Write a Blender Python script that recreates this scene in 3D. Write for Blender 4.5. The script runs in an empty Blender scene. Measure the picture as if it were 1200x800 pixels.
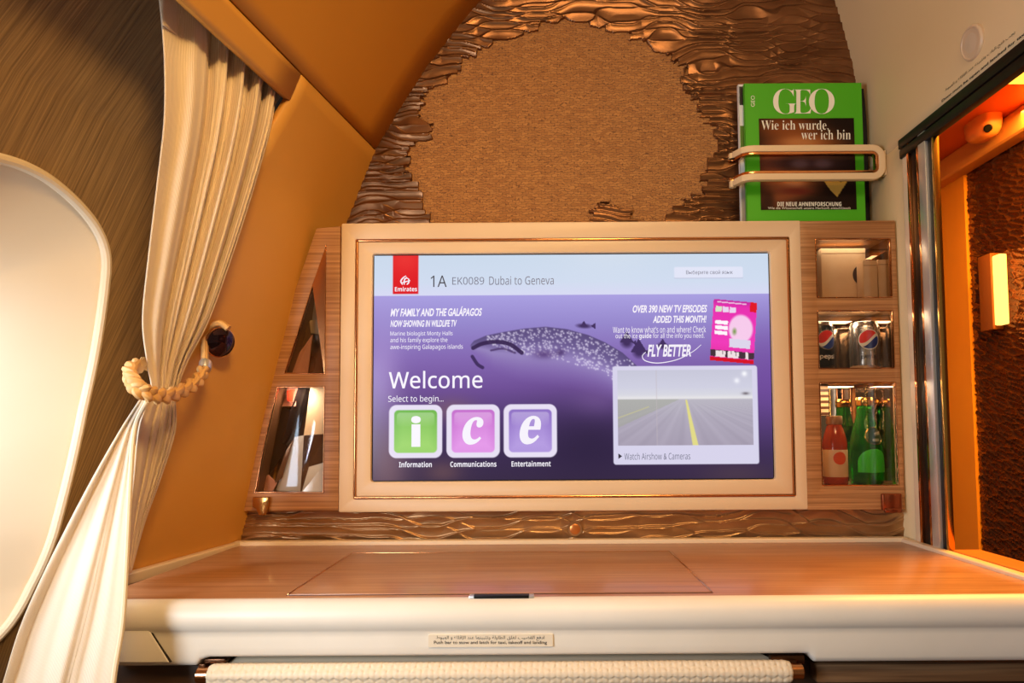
import bpy, bmesh, math, random
import numpy as np
from mathutils import Vector, Matrix, Euler
from math import sin, cos, pi, exp, sqrt

random.seed(7)
sc = bpy.context.scene
COL = sc.collection

# ------------------------------------------------------------------ camera
EZ = 0.96                        # eye height
F_PX, PU, PV = 800.0, 636.0, 457.0
cam_d = bpy.data.cameras.new('camera')
cam_d.sensor_fit = 'HORIZONTAL'; cam_d.sensor_width = 36; cam_d.lens = 24
cam_d.shift_x = -(PU - 600) / 1200; cam_d.shift_y = (PV - 400) / 1200
cam_d.clip_start = 0.01
cam = bpy.data.objects.new('camera', cam_d); COL.objects.link(cam)
CAM = Matrix.Translation((0, -1.22, EZ)) @ Matrix.Rotation(math.radians(93.2), 4, 'X') @ Matrix.Rotation(math.radians(-0.35), 4, 'Z')
cam.matrix_world = CAM
sc.camera = cam

# ------------------------------------------------------------------ exposure, world, lights
sc.view_settings.view_transform = 'Standard'; sc.view_settings.look = 'None'
sc.view_settings.exposure = 0.0; sc.view_settings.gamma = 1.0
sc.view_settings.use_curve_mapping = False
try:
    sc.cycles.use_denoising = True
    sc.cycles.max_bounces = 10; sc.cycles.transparent_max_bounces = 12
except Exception: pass

def S(r, g, b):
    f = lambda c: (c / 255 / 12.92) if c <= 10.3 else ((c / 255 + .055) / 1.055) ** 2.4
    return (f(r), f(g), f(b))

wd = bpy.data.worlds.new('cabin_air'); sc.world = wd; wd.use_nodes = True
bg = wd.node_tree.nodes['Background']
bg.inputs[0].default_value = (1.0, .74, .50, 1); bg.inputs[1].default_value = .16

def area(name, loc, target, sx, sy, watts, col, spread=180):
    l = bpy.data.lights.new(name, 'AREA'); l.shape = 'RECTANGLE'; l.size = sx; l.size_y = sy
    l.energy = watts; l.color = col; l.spread = math.radians(spread)
    o = bpy.data.objects.new(name, l); COL.objects.link(o)
    o.location = loc
    o.rotation_euler = (Vector(target) - Vector(loc)).to_track_quat('-Z', 'Y').to_euler()
    return o
area('cabin_window_light', (-.79, -1.28, EZ + .06), (.30, -.45, EZ - .08), .34, .40, 13, (.80, .90, 1))
area('near_window_light', (-.70, -.52, EZ + .0), (-.58, -.20, EZ - .06), .14, .30, 1.5, (.60, .78, 1))
area('cabin_ceiling_light', (.15, -1.5, EZ + 1.1), (.12, -.1, EZ - .1), .9, .25, 9, (1, .70, .40))
area('added_warm_light', (.30, -1.5, EZ + .92), (-.48, -.02, EZ + .1), .3, .2, 3.0, (1, .62, .20), 75)  # unseen warm lamp added to turn the left panel orange
area('aisle_ceiling_light', (1.0, .10, EZ + .72), (1.12, .25, EZ - .5), .12, .9, 34, (1, .47, .07))

# ------------------------------------------------------------------ pixel <-> place helpers (survey of the photograph)
def ray(u, v):
    d = CAM.to_3x3() @ Vector(((u - PU) / F_PX, -(v - PV) / F_PX, -1))
    return CAM.translation.copy(), d
def at(u, v, y):
    o, d = ray(u, v); t = (y - o.y) / d.y; return o + d * t
def atz(u, v, z):
    o, d = ray(u, v); t = (z - o.z) / d.z; return o + d * t
def atx(u, v, x):
    o, d = ray(u, v); t = (x - o.x) / d.x; return o + d * t
def rect(u0, v0, u1, v1, y):
    um, vm = (u0 + u1) / 2, (v0 + v1) / 2
    return at(u0, vm, y).x, at(um, v1, y).z, at(u1, vm, y).x, at(um, v0, y).z   # x0,z0,x1,z1

# ------------------------------------------------------------------ materials
MATS = {}
def nodes_of(m):
    nt = m.node_tree; return nt, nt.nodes['Principled BSDF']
def mat(name, col, rough=.5, metal=0., spec=.5, coat=0., emit=None, estr=0., trans=0., ior=1.45, sheen=0.):
    if name in MATS: return MATS[name]
    m = bpy.data.materials.new(name); m.use_nodes = True
    nt, b = nodes_of(m)
    b.inputs['Base Color'].default_value = (*col, 1); b.inputs['Roughness'].default_value = rough
    b.inputs['Metallic'].default_value = metal; b.inputs['Specular IOR Level'].default_value = spec
    b.inputs['Coat Weight'].default_value = coat; b.inputs['Coat Roughness'].default_value = .12
    b.inputs['Transmission Weight'].default_value = trans; b.inputs['IOR'].default_value = ior
    b.inputs['Sheen Weight'].default_value = sheen
    if emit: b.inputs['Emission Color'].default_value = (*emit, 1); b.inputs['Emission Strength'].default_value = estr
    MATS[name] = m; return m
def tex_coord(nt, scale, kind='Object', rot=(0, 0, 0)):
    tc = nt.nodes.new('ShaderNodeTexCoord'); mp = nt.nodes.new('ShaderNodeMapping')
    mr = nt.nodes.new('ShaderNodeMapping'); mr.inputs['Rotation'].default_value = rot; mp.inputs['Scale'].default_value = scale
    nt.links.new(tc.outputs[kind], mr.inputs['Vector']); nt.links.new(mr.outputs[0], mp.inputs['Vector']); return mp.outputs['Vector']
def noise_mix(m, c1, c2, scale, detail=4., lo=.3, hi=.7, bump=0., kind='Object', rot=(0, 0, 0), nscale=1.):
    nt, b = nodes_of(m)
    n = nt.nodes.new('ShaderNodeTexNoise'); n.inputs['Scale'].default_value = nscale; n.inputs['Detail'].default_value = detail
    nt.links.new(tex_coord(nt, scale, kind, rot), n.inputs['Vector'])
    r = nt.nodes.new('ShaderNodeValToRGB'); r.color_ramp.elements[0].position = lo; r.color_ramp.elements[1].position = hi
    r.color_ramp.elements[0].color = (*c1, 1); r.color_ramp.elements[1].color = (*c2, 1)
    nt.links.new(n.outputs['Fac'], r.inputs['Fac']); nt.links.new(r.outputs['Color'], b.inputs['Base Color'])
    if bump:
        bp = nt.nodes.new('ShaderNodeBump'); bp.inputs['Strength'].default_value = bump; bp.inputs['Distance'].default_value = .002
        nt.links.new(n.outputs['Fac'], bp.inputs['Height']); nt.links.new(bp.outputs['Normal'], b.inputs['Normal'])
    return m

M_cream = noise_mix(mat('cream_lacquer', S(226, 200, 165), .38), S(224, 197, 160), S(230, 205, 170), (6, 6, 6))
M_bezel = noise_mix(mat('beige_bezel', S(222, 190, 150), .42), S(220, 187, 146), S(226, 195, 155), (5, 5, 5))
M_fascia = noise_mix(mat('cream_leather', S(226, 212, 190), .42), S(226, 215, 199), S(233, 223, 209), (9, 9, 9), bump=.05)
M_tan = noise_mix(mat('tan_panel', S(196, 138, 74), .55), S(212, 150, 62), S(220, 160, 74), (2.5, 2.5, 2.5), detail=2)
M_tan_up = noise_mix(mat('tan_ceiling_panel', S(188, 128, 58), .6), S(204, 136, 42), S(212, 146, 50), (2.5, 2.5, 2.5), detail=2)
M_right = noise_mix(mat('beige_panel', S(214, 190, 150), .5), S(212, 183, 134), S(220, 193, 148), (3, 3, 3), detail=2)
M_textile = noise_mix(mat('brown_textile', S(128, 96, 58), .9, sheen=.2), S(92, 66, 38), S(168, 132, 84), (1, 520, 10), detail=2, lo=.2, hi=.8, bump=.25, rot=(0.24, 0, 0))
M_inset = noise_mix(mat('window_surround', S(222, 192, 150), .5), S(220, 196, 162), S(226, 206, 176), (4, 4, 4), detail=2)
M_relief = noise_mix(mat('carved_bronze', S(120, 80, 50), .30, metal=.8), S(106, 69, 42), S(138, 95, 62), (12, 4, 40), detail=3)
M_strip = noise_mix(mat('carved_bronze_light', S(140, 104, 68), .30, metal=.75), S(148, 110, 72), S(184, 142, 98), (10, 4, 40), detail=3)
M_copper = mat('polished_copper', S(206, 142, 92), .16, metal=1.)
M_gold = mat('polished_gold', S(226, 180, 96), .2, metal=1.)
M_chrome = mat('brushed_chrome', S(214, 212, 208), .34, metal=.75)
M_black = mat('black_gloss', S(18, 15, 14), .42, spec=.3)
M_dark = mat('dark_shadow_gap', S(34, 24, 18), .7)
M_wood = noise_mix(mat('zebrano_veneer', S(176, 124, 80), .42), S(132, 84, 44), S(190, 134, 82), (5, 60, 330), detail=5, lo=.28, hi=.72, bump=.06)
M_woodtop = noise_mix(mat('table_walnut', S(176, 112, 72), .34, coat=.2), S(160, 104, 64), S(188, 134, 92), (6, 130, 60), detail=5, lo=.3, hi=.7)
M_carpet = noise_mix(mat('brown_carpet', S(90, 70, 50), .95), S(70, 52, 38), S(104, 82, 60), (220, 220, 220))
M_orange = noise_mix(mat('honey_panel', S(232, 150, 44), .4), S(226, 142, 38), S(236, 158, 52), (3, 3, 3))
M_red = mat('orange_ceiling', S(228, 100, 34), .5)
M_card = noise_mix(mat('cream_card', S(226, 206, 176), .7), S(216, 180, 140), S(224, 192, 154), (30, 30, 30))
M_white = mat('white_paper', S(236, 232, 224), .6)
M_ink = mat('dark_ink', S(40, 34, 30), .6)

# woven wall fabric: small horizontal bricks
M_weave = mat('woven_wall_fabric', S(172, 118, 62), .75, sheen=.3)
nt, b = nodes_of(M_weave)
br = nt.nodes.new('ShaderNodeTexBrick'); br.inputs['Scale'].default_value = 1
br.inputs['Color1'].default_value = (*S(182, 126, 64), 1); br.inputs['Color2'].default_value = (*S(158, 104, 50), 1)
br.inputs['Mortar'].default_value = (*S(112, 70, 34), 1); br.inputs['Mortar Size'].default_value = .06
br.inputs['Brick Width'].default_value = 1.3; br.inputs['Row Height'].default_value = .5; br.inputs['Mortar Smooth'].default_value = .6
tc = nt.nodes.new('ShaderNodeTexCoord'); sx = nt.nodes.new('ShaderNodeSeparateXYZ'); cx = nt.nodes.new('ShaderNodeCombineXYZ')
nt.links.new(tc.outputs['Object'], sx.inputs[0]); nt.links.new(sx.outputs['X'], cx.inputs['X']); nt.links.new(sx.outputs['Z'], cx.inputs['Y'])
mp = nt.nodes.new('ShaderNodeMapping'); mp.inputs['Scale'].default_value = (100, 100, 1)
nz = nt.nodes.new('ShaderNodeTexNoise'); nz.inputs['Scale'].default_value = 120
ad = nt.nodes.new('ShaderNodeMix'); ad.data_type = 'VECTOR'; ad.inputs[0].default_value = .012
nt.links.new(cx.outputs[0], ad.inputs[4]); nt.links.new(nz.outputs['Color'], ad.inputs[5]); nt.links.new(tc.outputs['Object'], nz.inputs['Vector'])
nt.links.new(ad.outputs[1], mp.inputs['Vector']); nt.links.new(mp.outputs[0], br.inputs['Vector'])
nt.links.new(br.outputs['Color'], b.inputs['Base Color'])
bp = nt.nodes.new('ShaderNodeBump'); bp.inputs['Strength'].default_value = .5; bp.inputs['Distance'].default_value = .002; bp.invert = True
nt.links.new(br.outputs['Fac'], bp.inputs['Height']); nt.links.new(bp.outputs['Normal'], b.inputs['Normal'])

# ribbed curtain cloth (ribs run down the drop; UV u runs across)
M_curtain = mat('ribbed_curtain_cloth', S(232, 218, 196), .85, sheen=.25)
nt, b = nodes_of(M_curtain)
uvn = nt.nodes.new('ShaderNodeUVMap'); wv = nt.nodes.new('ShaderNodeTexWave'); wv.wave_type = 'BANDS'; wv.bands_direction = 'X'
wv.inputs['Scale'].default_value = 1; wv.inputs['Distortion'].default_value = .6; wv.inputs['Detail'].default_value = 1
mp = nt.nodes.new('ShaderNodeMapping'); mp.inputs['Scale'].default_value = (34, 4, 1)
nt.links.new(uvn.outputs[0], mp.inputs[0]); nt.links.new(mp.outputs[0], wv.inputs['Vector'])
rp = nt.nodes.new('ShaderNodeValToRGB'); rp.color_ramp.elements[0].color = (*S(212, 186, 156), 1); rp.color_ramp.elements[1].color = (*S(236, 218, 194), 1)
nt.links.new(wv.outputs['Fac'], rp.inputs[0]); nt.links.new(rp.outputs[0], b.inputs['Base Color'])
bp = nt.nodes.new('ShaderNodeBump'); bp.inputs['Strength'].default_value = .35; bp.inputs['Distance'].default_value = .002
nt.links.new(wv.outputs['Fac'], bp.inputs['Height']); nt.links.new(bp.outputs['Normal'], b.inputs['Normal'])

def attr_mat(name, emit=0., rough=.4, coat=0.):
    m = mat(name, (0, 0, 0), rough, coat=coat); nt, b = nodes_of(m)
    a = nt.nodes.new('ShaderNodeAttribute'); a.attribute_name = 'tint'
    if emit:
        nt.links.new(a.outputs['Color'], b.inputs['Emission Color']); b.inputs['Emission Strength'].default_value = emit
    else: nt.links.new(a.outputs['Color'], b.inputs['Base Color'])
    return m
SCREEN_E = 1.0
M_screen = attr_mat('lit_display', SCREEN_E, .16); M_screen.node_tree.nodes['Principled BSDF'].inputs['Specular IOR Level'].default_value = .25
M_print = attr_mat('printed_cover', 0, .5, .0); M_print.node_tree.nodes['Principled BSDF'].inputs['Specular IOR Level'].default_value = .1

def glass_mat(name, tint=(1, 1, 1), gloss=.1):
    m = bpy.data.materials.new(name); m.use_nodes = True; nt = m.node_tree
    for n in list(nt.nodes):
        if n.type == 'BSDF_PRINCIPLED': nt.nodes.remove(n)
    out = nt.nodes['Material Output']
    t = nt.nodes.new('ShaderNodeBsdfTransparent'); t.inputs[0].default_value = (*tint, 1)
    g = nt.nodes.new('ShaderNodeBsdfGlossy'); g.inputs['Roughness'].default_value = .03
    fr = nt.nodes.new('ShaderNodeFresnel'); fr.inputs[0].default_value = 1.45
    mx = nt.nodes.new('ShaderNodeMixShader')
    nt.links.new(fr.outputs[0], mx.inputs[0]); nt.links.new(t.outputs[0], mx.inputs[1]); nt.links.new(g.outputs[0], mx.inputs[2])
    nt.links.new(mx.outputs[0], out.inputs['Surface']); MATS[name] = m; return m
M_pane = glass_mat('cabinet_glass', (.96, .93, .9))
def bottle_mat(name, tint, dens=.75):
    m = bpy.data.materials.new(name); m.use_nodes = True; nt, b = nodes_of(m)
    b.inputs['Base Color'].default_value = (*tint, 1); b.inputs['Roughness'].default_value = .06
    out = nt.nodes['Material Output']
    t = nt.nodes.new('ShaderNodeBsdfTransparent'); t.inputs[0].default_value = (*tint, 1)
    mx = nt.nodes.new('ShaderNodeMixShader'); mx.inputs[0].default_value = 1 - dens
    nt.links.new(b.outputs[0], mx.inputs[1]); nt.links.new(t.outputs[0], mx.inputs[2]); nt.links.new(mx.outputs[0], out.inputs['Surface'])
    return m
M_green = mat('green_glass', (.05, .72, .06), .04, trans=.92, ior=1.4)
M_juice = bottle_mat('juice_glass', S(190, 66, 24), .8)

# ------------------------------------------------------------------ mesh helpers
def tag(o, label=None, cat=None, group=None, kind=None):
    if label: o['label'] = label
    if cat: o['category'] = cat
    if group: o['group'] = group
    if kind: o['kind'] = kind
    return o
def thing(name, loc, label, cat, group=None):
    o = bpy.data.objects.new(name, None); o.empty_display_size = .02
    COL.objects.link(o); o.location = loc; tag(o, label, cat, group); o['_w'] = tuple(loc); return o
def world_of(o):
    w = Vector((0, 0, 0))
    while o: w += Vector(o.location); o = o.parent
    return w
def link(name, me, material, parent, smooth=True, angle=35):
    if material:
        for m in (material if isinstance(material, (list, tuple)) else [material]): me.materials.append(m)
    if smooth:
        me.shade_smooth()
        try: me.set_sharp_from_angle(angle=math.radians(angle))
        except Exception: pass
    o = bpy.data.objects.new(name, me); COL.objects.link(o)
    if parent:
        off = world_of(parent); me.transform(Matrix.Translation(-off)); o.parent = parent
    return o

class MB:
    def __init__(s): s.v = []; s.f = []; s.m = []
    def add(s, vs, fs, mi=0):
        n = len(s.v); s.v += [tuple(p) for p in vs]; s.f += [[n + i for i in f] for f in fs]; s.m += [mi] * len(fs); return s
    def box(s, x0, y0, z0, x1, y1, z1, mi=0):
        vs = [(x, y, z) for x in (x0, x1) for y in (y0, y1) for z in (z0, z1)]
        return s.add(vs, [(0, 1, 3, 2), (4, 6, 7, 5), (0, 4, 5, 1), (2, 3, 7, 6), (0, 2, 6, 4), (1, 5, 7, 3)], mi)
    def hexa(s, q0, q1, mi=0):          # two quads, corner by corner
        return s.add(list(q0) + list(q1), [(3, 2, 1, 0), (4, 5, 6, 7), (0, 1, 5, 4), (1, 2, 6, 5), (2, 3, 7, 6), (3, 0, 4, 7)], mi)
    def tube(s, path, r, seg=10, closed=False, mi=0, caps=True, flat=1., up=None):
        P = [Vector(p) for p in path]; n = len(P); rings = []
        prev = None
        for i in range(n):
            a = P[i - 1] if (i or closed) else P[0]; c = P[(i + 1) % n] if (i < n - 1 or closed) else P[-1]
            t = (c - a).normalized()
            if up is not None: ref = Vector(up)
            elif prev is None: ref = Vector((0, 0, 1)) if abs(t.z) < .9 else Vector((1, 0, 0))
            else: ref = prev
            e1 = (ref - t * ref.dot(t)).normalized(); e2 = t.cross(e1); prev = e1
            rr = r[i] if isinstance(r, (list, tuple)) else r
            rings.append([P[i] + e1 * (rr * cos(2 * pi * k / seg)) + e2 * (rr * flat * sin(2 * pi * k / seg)) for k in range(seg)])
        vs = [p for R in rings for p in R]; fs = []
        for i in range(n if closed else n - 1):
            j = (i + 1) % n
            for k in range(seg):
                l = (k + 1) % seg; fs.append((i * seg + k, i * seg + l, j * seg + l, j * seg + k))
        if caps and not closed: fs += [tuple(range(seg))[::-1], tuple((n - 1) * seg + k for k in range(seg))]
        return s.add(vs, fs, mi)
    def lathe(s, prof, c, seg=28, M=None, mi=0):     # prof: (r, h) along local z
        c = Vector(c); M = M or Matrix.Identity(3); vs = []; fs = []
        for r, h in prof:
            for k in range(seg):
                a = 2 * pi * k / seg; vs.append(c + M @ Vector((r * cos(a), r * sin(a), h)))
        for i in range(len(prof) - 1):
            for k in range(seg):
                l = (k + 1) % seg; fs.append((i * seg + k, i * seg + l, (i + 1) * seg + l, (i + 1) * seg + k))
        fs += [tuple(range(seg))[::-1], tuple((len(prof) - 1) * seg + k for k in range(seg))]
        return s.add(vs, fs, mi)
    def build(s, name, material, parent=None, bevel=0., seg=2, angle=35, smooth=True):
        me = bpy.data.meshes.new(name); me.from_pydata(s.v, [], s.f)
        me.polygons.foreach_set('material_index', s.m); me.update()
        bm = bmesh.new(); bm.from_mesh(me)
        if bevel:
            es = [e for e in bm.edges if len(e.link_faces) == 2 and e.calc_face_angle(0) > .5]
            bmesh.ops.bevel(bm, geom=es, offset=bevel, segments=seg, profile=.6, affect='EDGES', clamp_overlap=True)
        bmesh.ops.recalc_face_normals(bm, faces=bm.faces)
        bm.to_mesh(me); bm.free()
        return link(name, me, material, parent, smooth, angle)

def grid_mesh(name, P, material, parent=None, uv=False, smooth=True, col=None, angle=60, keep=None):
    P = np.asarray(P, dtype=np.float64); ny, nx = P.shape[:2]
    me = bpy.data.meshes.new(name)
    idx = np.arange(ny * nx).reshape(ny, nx)
    q = np.stack([idx[:-1, :-1], idx[:-1, 1:], idx[1:, 1:], idx[1:, :-1]], -1).reshape(-1, 4)
    if keep is not None: q = q[np.asarray(keep).reshape(-1)]
    me.vertices.add(ny * nx); me.vertices.foreach_set('co', P.reshape(-1))
    me.loops.add(q.size); me.loops.foreach_set('vertex_index', q.reshape(-1).astype(np.int32))
    me.polygons.add(len(q)); me.polygons.foreach_set('loop_start', np.arange(0, q.size, 4, dtype=np.int32))
    me.update(calc_edges=True)
    if uv:
        l = me.uv_layers.new(name='UVMap'); U, V = np.meshgrid(np.linspace(0, 1, nx), np.linspace(0, 1, ny))
        uvs = np.stack([U, V], -1).reshape(-1, 2)[q.reshape(-1)]; l.data.foreach_set('uv', uvs.reshape(-1))
    if col is not None:
        a = me.color_attributes.new('tint', 'FLOAT_COLOR', 'POINT')
        c4 = np.concatenate([col.reshape(-1, 3), np.ones((ny * nx, 1))], 1); a.data.foreach_set('color', c4.reshape(-1))
    me.validate()
    if keep is not None:
        bm = bmesh.new(); bm.from_mesh(me); bmesh.ops.delete(bm, geom=[v for v in bm.verts if not v.link_faces], context='VERTS'); bm.to_mesh(me); bm.free()
    return link(name, me, material, parent, smooth, angle)

def fillet(pts, r, n=5):                 # round the corners of a 2-D polygon
    out = []; N = len(pts)
    for i in range(N):
        p = Vector(pts[i]); a = Vector(pts[i - 1]); c = Vector(pts[(i + 1) % N])
        da = (a - p); dc = (c - p); k = min(r, da.length * .45, dc.length * .45)
        p0 = p + da.normalized() * k; p1 = p + dc.normalized() * k
        for j in range(n + 1):
            t = j / n; out.append(tuple(p0 * (1 - t) ** 2 + p * 2 * t * (1 - t) + p1 * t * t))
    return out
def rrect(x0, z0, x1, z1, r): return fillet([(x0, z0), (x1, z0), (x1, z1), (x0, z1)], r) if r else [(x0, z0), (x1, z0), (x1, z1), (x0, z1)]

def plate(name, outer, holes, y0, y1, material, parent=None, bevel=0., angle=35):
    """a board in the xz plane from y0 (front) to y1 with openings."""
    cu = bpy.data.curves.new('c', 'CURVE'); cu.dimensions = '2D'; cu.fill_mode = 'BOTH'
    for loop in [outer] + list(holes):
        sp = cu.splines.new('POLY'); sp.points.add(len(loop) - 1); sp.use_cyclic_u = True
        for p, q in zip(sp.points, loop): p.co = (q[0], q[1], 0, 1)
    cu.extrude = abs(y1 - y0) / 2 - bevel
    cu.bevel_depth = bevel; cu.bevel_resolution = 1; cu.offset = -bevel
    ob = bpy.data.objects.new('c', cu); COL.objects.link(ob)
    dg = bpy.context.evaluated_depsgraph_get(); me = bpy.data.meshes.new_from_object(ob.evaluated_get(dg)); me.name = name
    bpy.data.objects.remove(ob); bpy.data.curves.remove(cu)
    me.materials.clear()
    ym = (y0 + y1) / 2
    for v in me.vertices: v.co = (v.co.x, ym - v.co.z, v.co.y)
    bm = bmesh.new(); bm.from_mesh(me); bmesh.ops.remove_doubles(bm, verts=bm.verts, dist=1e-6); bmesh.ops.recalc_face_normals(bm, faces=bm.faces); bm.to_mesh(me); bm.free()
    return link(name, me, material, parent, True, angle)

_TX = {}
def text2d(s, shear=0., offset=0., res=4):
    k = (s, shear, offset)
    if k in _TX: return _TX[k]
    c = bpy.data.curves.new('t', 'FONT'); c.body = s; c.shear = shear; c.offset = offset; c.resolution_u = res
    o = bpy.data.objects.new('t', c); COL.objects.link(o)
    dg = bpy.context.evaluated_depsgraph_get(); me = o.evaluated_get(dg).to_mesh()
    V = np.array([v.co[:2] for v in me.vertices]); Fs = [tuple(p.vertices) for p in me.polygons]
    o.evaluated_get(dg).to_mesh_clear(); bpy.data.objects.remove(o); bpy.data.curves.remove(c)
    lo, hi = V.min(0), V.max(0); V = (V - lo) / np.maximum(hi - lo, 1e-6)
    _TX[k] = (V, Fs, (hi - lo)); return _TX[k]
def serif(s):
    return ''.join(chr(0x1D400 + ord(c) - 65) if 'A' <= c <= 'Z' else chr(0x1D41A + ord(c) - 97) if 'a' <= c <= 'z' else c for c in s)
def sans(s, bold=False):
    o = 0x1D5D4 if bold else 0x1D5A0; dg = 0x1D7EC if bold else 0x1D7E2
    return ''.join(chr(o + ord(c) - 65) if 'A' <= c <= 'Z' else chr(o + 26 + ord(c) - 97) if 'a' <= c <= 'z' else chr(dg + ord(c) - 48) if '0' <= c <= '9' else c for c in s)
# Arabic letters joined by their positional forms, set in visual order
_AR = {'ا': 'ﺍﺎﺍﺎ', 'ب': 'ﺏﺐﺑﺒ', 'ت': 'ﺕﺖﺗﺘ', 'ة': 'ﺓﺔﺓﺔ', 'د': 'ﺩﺪﺩﺪ', 'ر': 'ﺭﺮﺭﺮ', 'ز': 'ﺯﺰﺯﺰ', 'ط': 'ﻁﻂﻃﻄ', 'ع': 'ﻉﻊﻋﻌ', 'غ': 'ﻍﻎﻏﻐ', 'ف': 'ﻑﻒﻓﻔ', 'ق': 'ﻕﻖﻗﻘ',
       'ل': 'ﻝﻞﻟﻠ', 'م': 'ﻡﻢﻣﻤ', 'ن': 'ﻥﻦﻧﻨ', 'ه': 'ﻩﻪﻫﻬ', 'و': 'ﻭﻮﻭﻮ', 'ي': 'ﻱﻲﻳﻴ', 'إ': 'ﺇﺈﺇﺈ', 'ض': 'ﺽﺾﺿﻀ', 'ث': 'ﺙﺚﺛﺜ', 'ح': 'ﺡﺢﺣﺤ', 'ج': 'ﺝﺞﺟﺠ', 'ء': 'ﺀﺀﺀﺀ', 'خ': 'ﺥﺦﺧﺨ', 'ص': 'ﺹﺺﺻﺼ', 'ك': 'ﻙﻚﻛﻜ'}
def arabic(s):
    nj = set('ادرزوةإء'); out = []
    for i, c in enumerate(s):
        if c not in _AR: out.append(c); continue
        p = i > 0 and s[i - 1] in _AR and s[i - 1] not in nj; n = i < len(s) - 1 and s[i + 1] in _AR and c not in nj and c != 'ة' and s[i + 1] != 'ء'
        out.append(_AR[c][(1 if p else 0) if not n else (3 if p else 2)])
    return ''.join(out)[::-1]

class Lettering:
    """gathers words as flat glyphs; place(fn) maps each word's 0..1 box into the world"""
    def __init__(s): s.v = []; s.f = []; s.m = []
    def put(s, body, fn, mi=0, **kw):
        V, Fs, _ = text2d(body, **kw); n = len(s.v)
        s.v += [tuple(fn(a, b)) for a, b in V]; s.f += [[n + i for i in f] for f in Fs]; s.m += [mi] * len(Fs)
    def px(s, body, u0, v0, u1, v1, y, mi=0, **kw):     # fills the pixel box u0..u1, v0..v1 on the plane y
        s.put(body, lambda a, b: at(u0 + (u1 - u0) * a, v1 + (v0 - v1) * b, y), mi, **kw)
    def build(s, name, material, parent):
        me = bpy.data.meshes.new(name); me.from_pydata(s.v, [], s.f); me.polygons.foreach_set('material_index', s.m); me.update()
        return link(name, me, material, parent, False)

def in_poly(px, pz, poly):
    px = np.asarray(px); pz = np.asarray(pz); r = np.zeros(px.shape, bool); n = len(poly)
    for i in range(n):
        x0, z0 = poly[i]; x1, z1 = poly[(i + 1) % n]
        c = ((z0 > pz) != (z1 > pz)) & (px < (x1 - x0) * (pz - z0) / ((z1 - z0) or 1e-12) + x0); r ^= c
    return r
def smooth_curve(pts, n):
    """Catmull-Rom through points (any dimension), n samples"""
    P = np.asarray(pts, float); P = np.vstack([2 * P[0] - P[1], P, 2 * P[-1] - P[-2]]); m = len(P) - 3; out = []
    for t in np.linspace(0, m - 1e-9, n):
        i = int(t); f = t - i; a, b, c, d = P[i:i + 4]
        out.append(.5 * ((2 * b) + (-a + c) * f + (2 * a - 5 * b + 4 * c - d) * f * f + (-a + 3 * b - 3 * c + d) * f ** 3))
    return np.array(out)

# ================================================================== THE SETTING
Y_WALL = .13
FL = .15                                     # the fuselage side flares by this much per metre
# fuselage section, (x at y=0, z above the eye)
PROF = [(-.60, -.96), (-.575, -.45), (-.548, -.21), (-.530, -.14), (-.497, .03), (-.452, .22), (-.413, .405), (-.383, .485), (-.368, .524), (-.352, .566), (-.300, .655), (-.250, .735), (-.165, .847), (-.06, .96), (.08, 1.06)]
pz = [p[1] for p in PROF]; pxx = [p[0] for p in PROF]
def prof_x(z): return np.interp(z, pz, pxx)
SLOT, SEAM = .520, .566
def wall_pt(z, y, off=0.): return (float(prof_x(z)) + FL * y - off, y, EZ + z)

def swept(name, zs, y_of, off, material, ny=14, thick=.012, parent=None):
    """sheet of the fuselage lining between heights zs, from y_of(z)[0] to y_of(z)[1]"""
    P = []
    for z in zs:
        a, b = y_of(z); P.append([wall_pt(z, a + (b - a) * j / (ny - 1), off) for j in range(ny)])
    o = grid_mesh(name, P, material, parent, angle=50)
    md = o.modifiers.new('thickness', 'SOLIDIFY'); md.thickness = thick; md.offset = 0; md.use_rim = True
    return o

ys = lambda z: (Y_WALL + .02, float(np.interp(z, [-.96, -.21, .4, .524], [-.33, -.315, -.20, -.17])))
tan_z = [-.21] + list(np.linspace(-.19, SEAM - .003, 34))
def y_tan(z): return ys(z) if z < SLOT + .001 else (Y_WALL + .02, -.168)
o = swept('wall_front_panel', tan_z, y_tan, .006, M_tan); tag(o, kind='structure')
o = swept('trim_1', list(np.linspace(SLOT, SEAM - .003, 6)), lambda z: (-.170, -1.5), .006, M_tan, 20); tag(o, kind='structure')
o = swept('ceiling', list(np.linspace(SEAM + .001, 1.06, 26)), lambda z: (Y_WALL + .02, -1.6), .006, M_tan_up, 20); tag(o, kind='structure')
# dark joint behind the seam
o = swept('trim_2', [SEAM - .012, SEAM + .012], lambda z: (Y_WALL + .02, -1.5), .022, M_dark, 14, .004); tag(o, kind='structure')

# textile-covered fuselage side with the window surround let into it
OFF = .105
def ray_wall(u, v, off=OFF):
    o, d = ray(u, v); lo, hi = .2, 3.
    g = lambda t: (o.x + d.x * t) - (float(prof_x(o.z + d.z * t - EZ)) + FL * (o.y + d.y * t) - off)
    for _ in range(60):
        mid = (lo + hi) / 2
        if g(mid) > 0: lo = mid
        else: hi = mid
    return o + d * lo
rim_px = [(-120, 178), (-40, 178), (0, 186), (30, 196), (60, 213), (90, 239), (112, 267), (123, 297), (122, 335), (113, 400), (101, 460), (86, 530), (69, 600), (49, 660), (25, 708), (-5, 748), (-60, 790), (-120, 820)]
rim3 = [ray_wall(u, v) for u, v in rim_px]
loop = smooth_curve([(p.y, p.z) for p in rim3], 90)
cy = -.95
loop = np.vstack([loop, [(cy, loop[-1][1] - .04)], [(cy, loop[0][1] + .0)]])
zs = np.arange(-.6, .62, .005); yy = np.arange(-1.0, -.05, .005)
Yg, Zg = np.meshgrid(yy, zs)
Xg = prof_x(Zg) + FL * Yg - OFF
inside = in_poly(Yg + .0025, Zg + EZ + .0025, [tuple(p) for p in loop])
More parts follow.
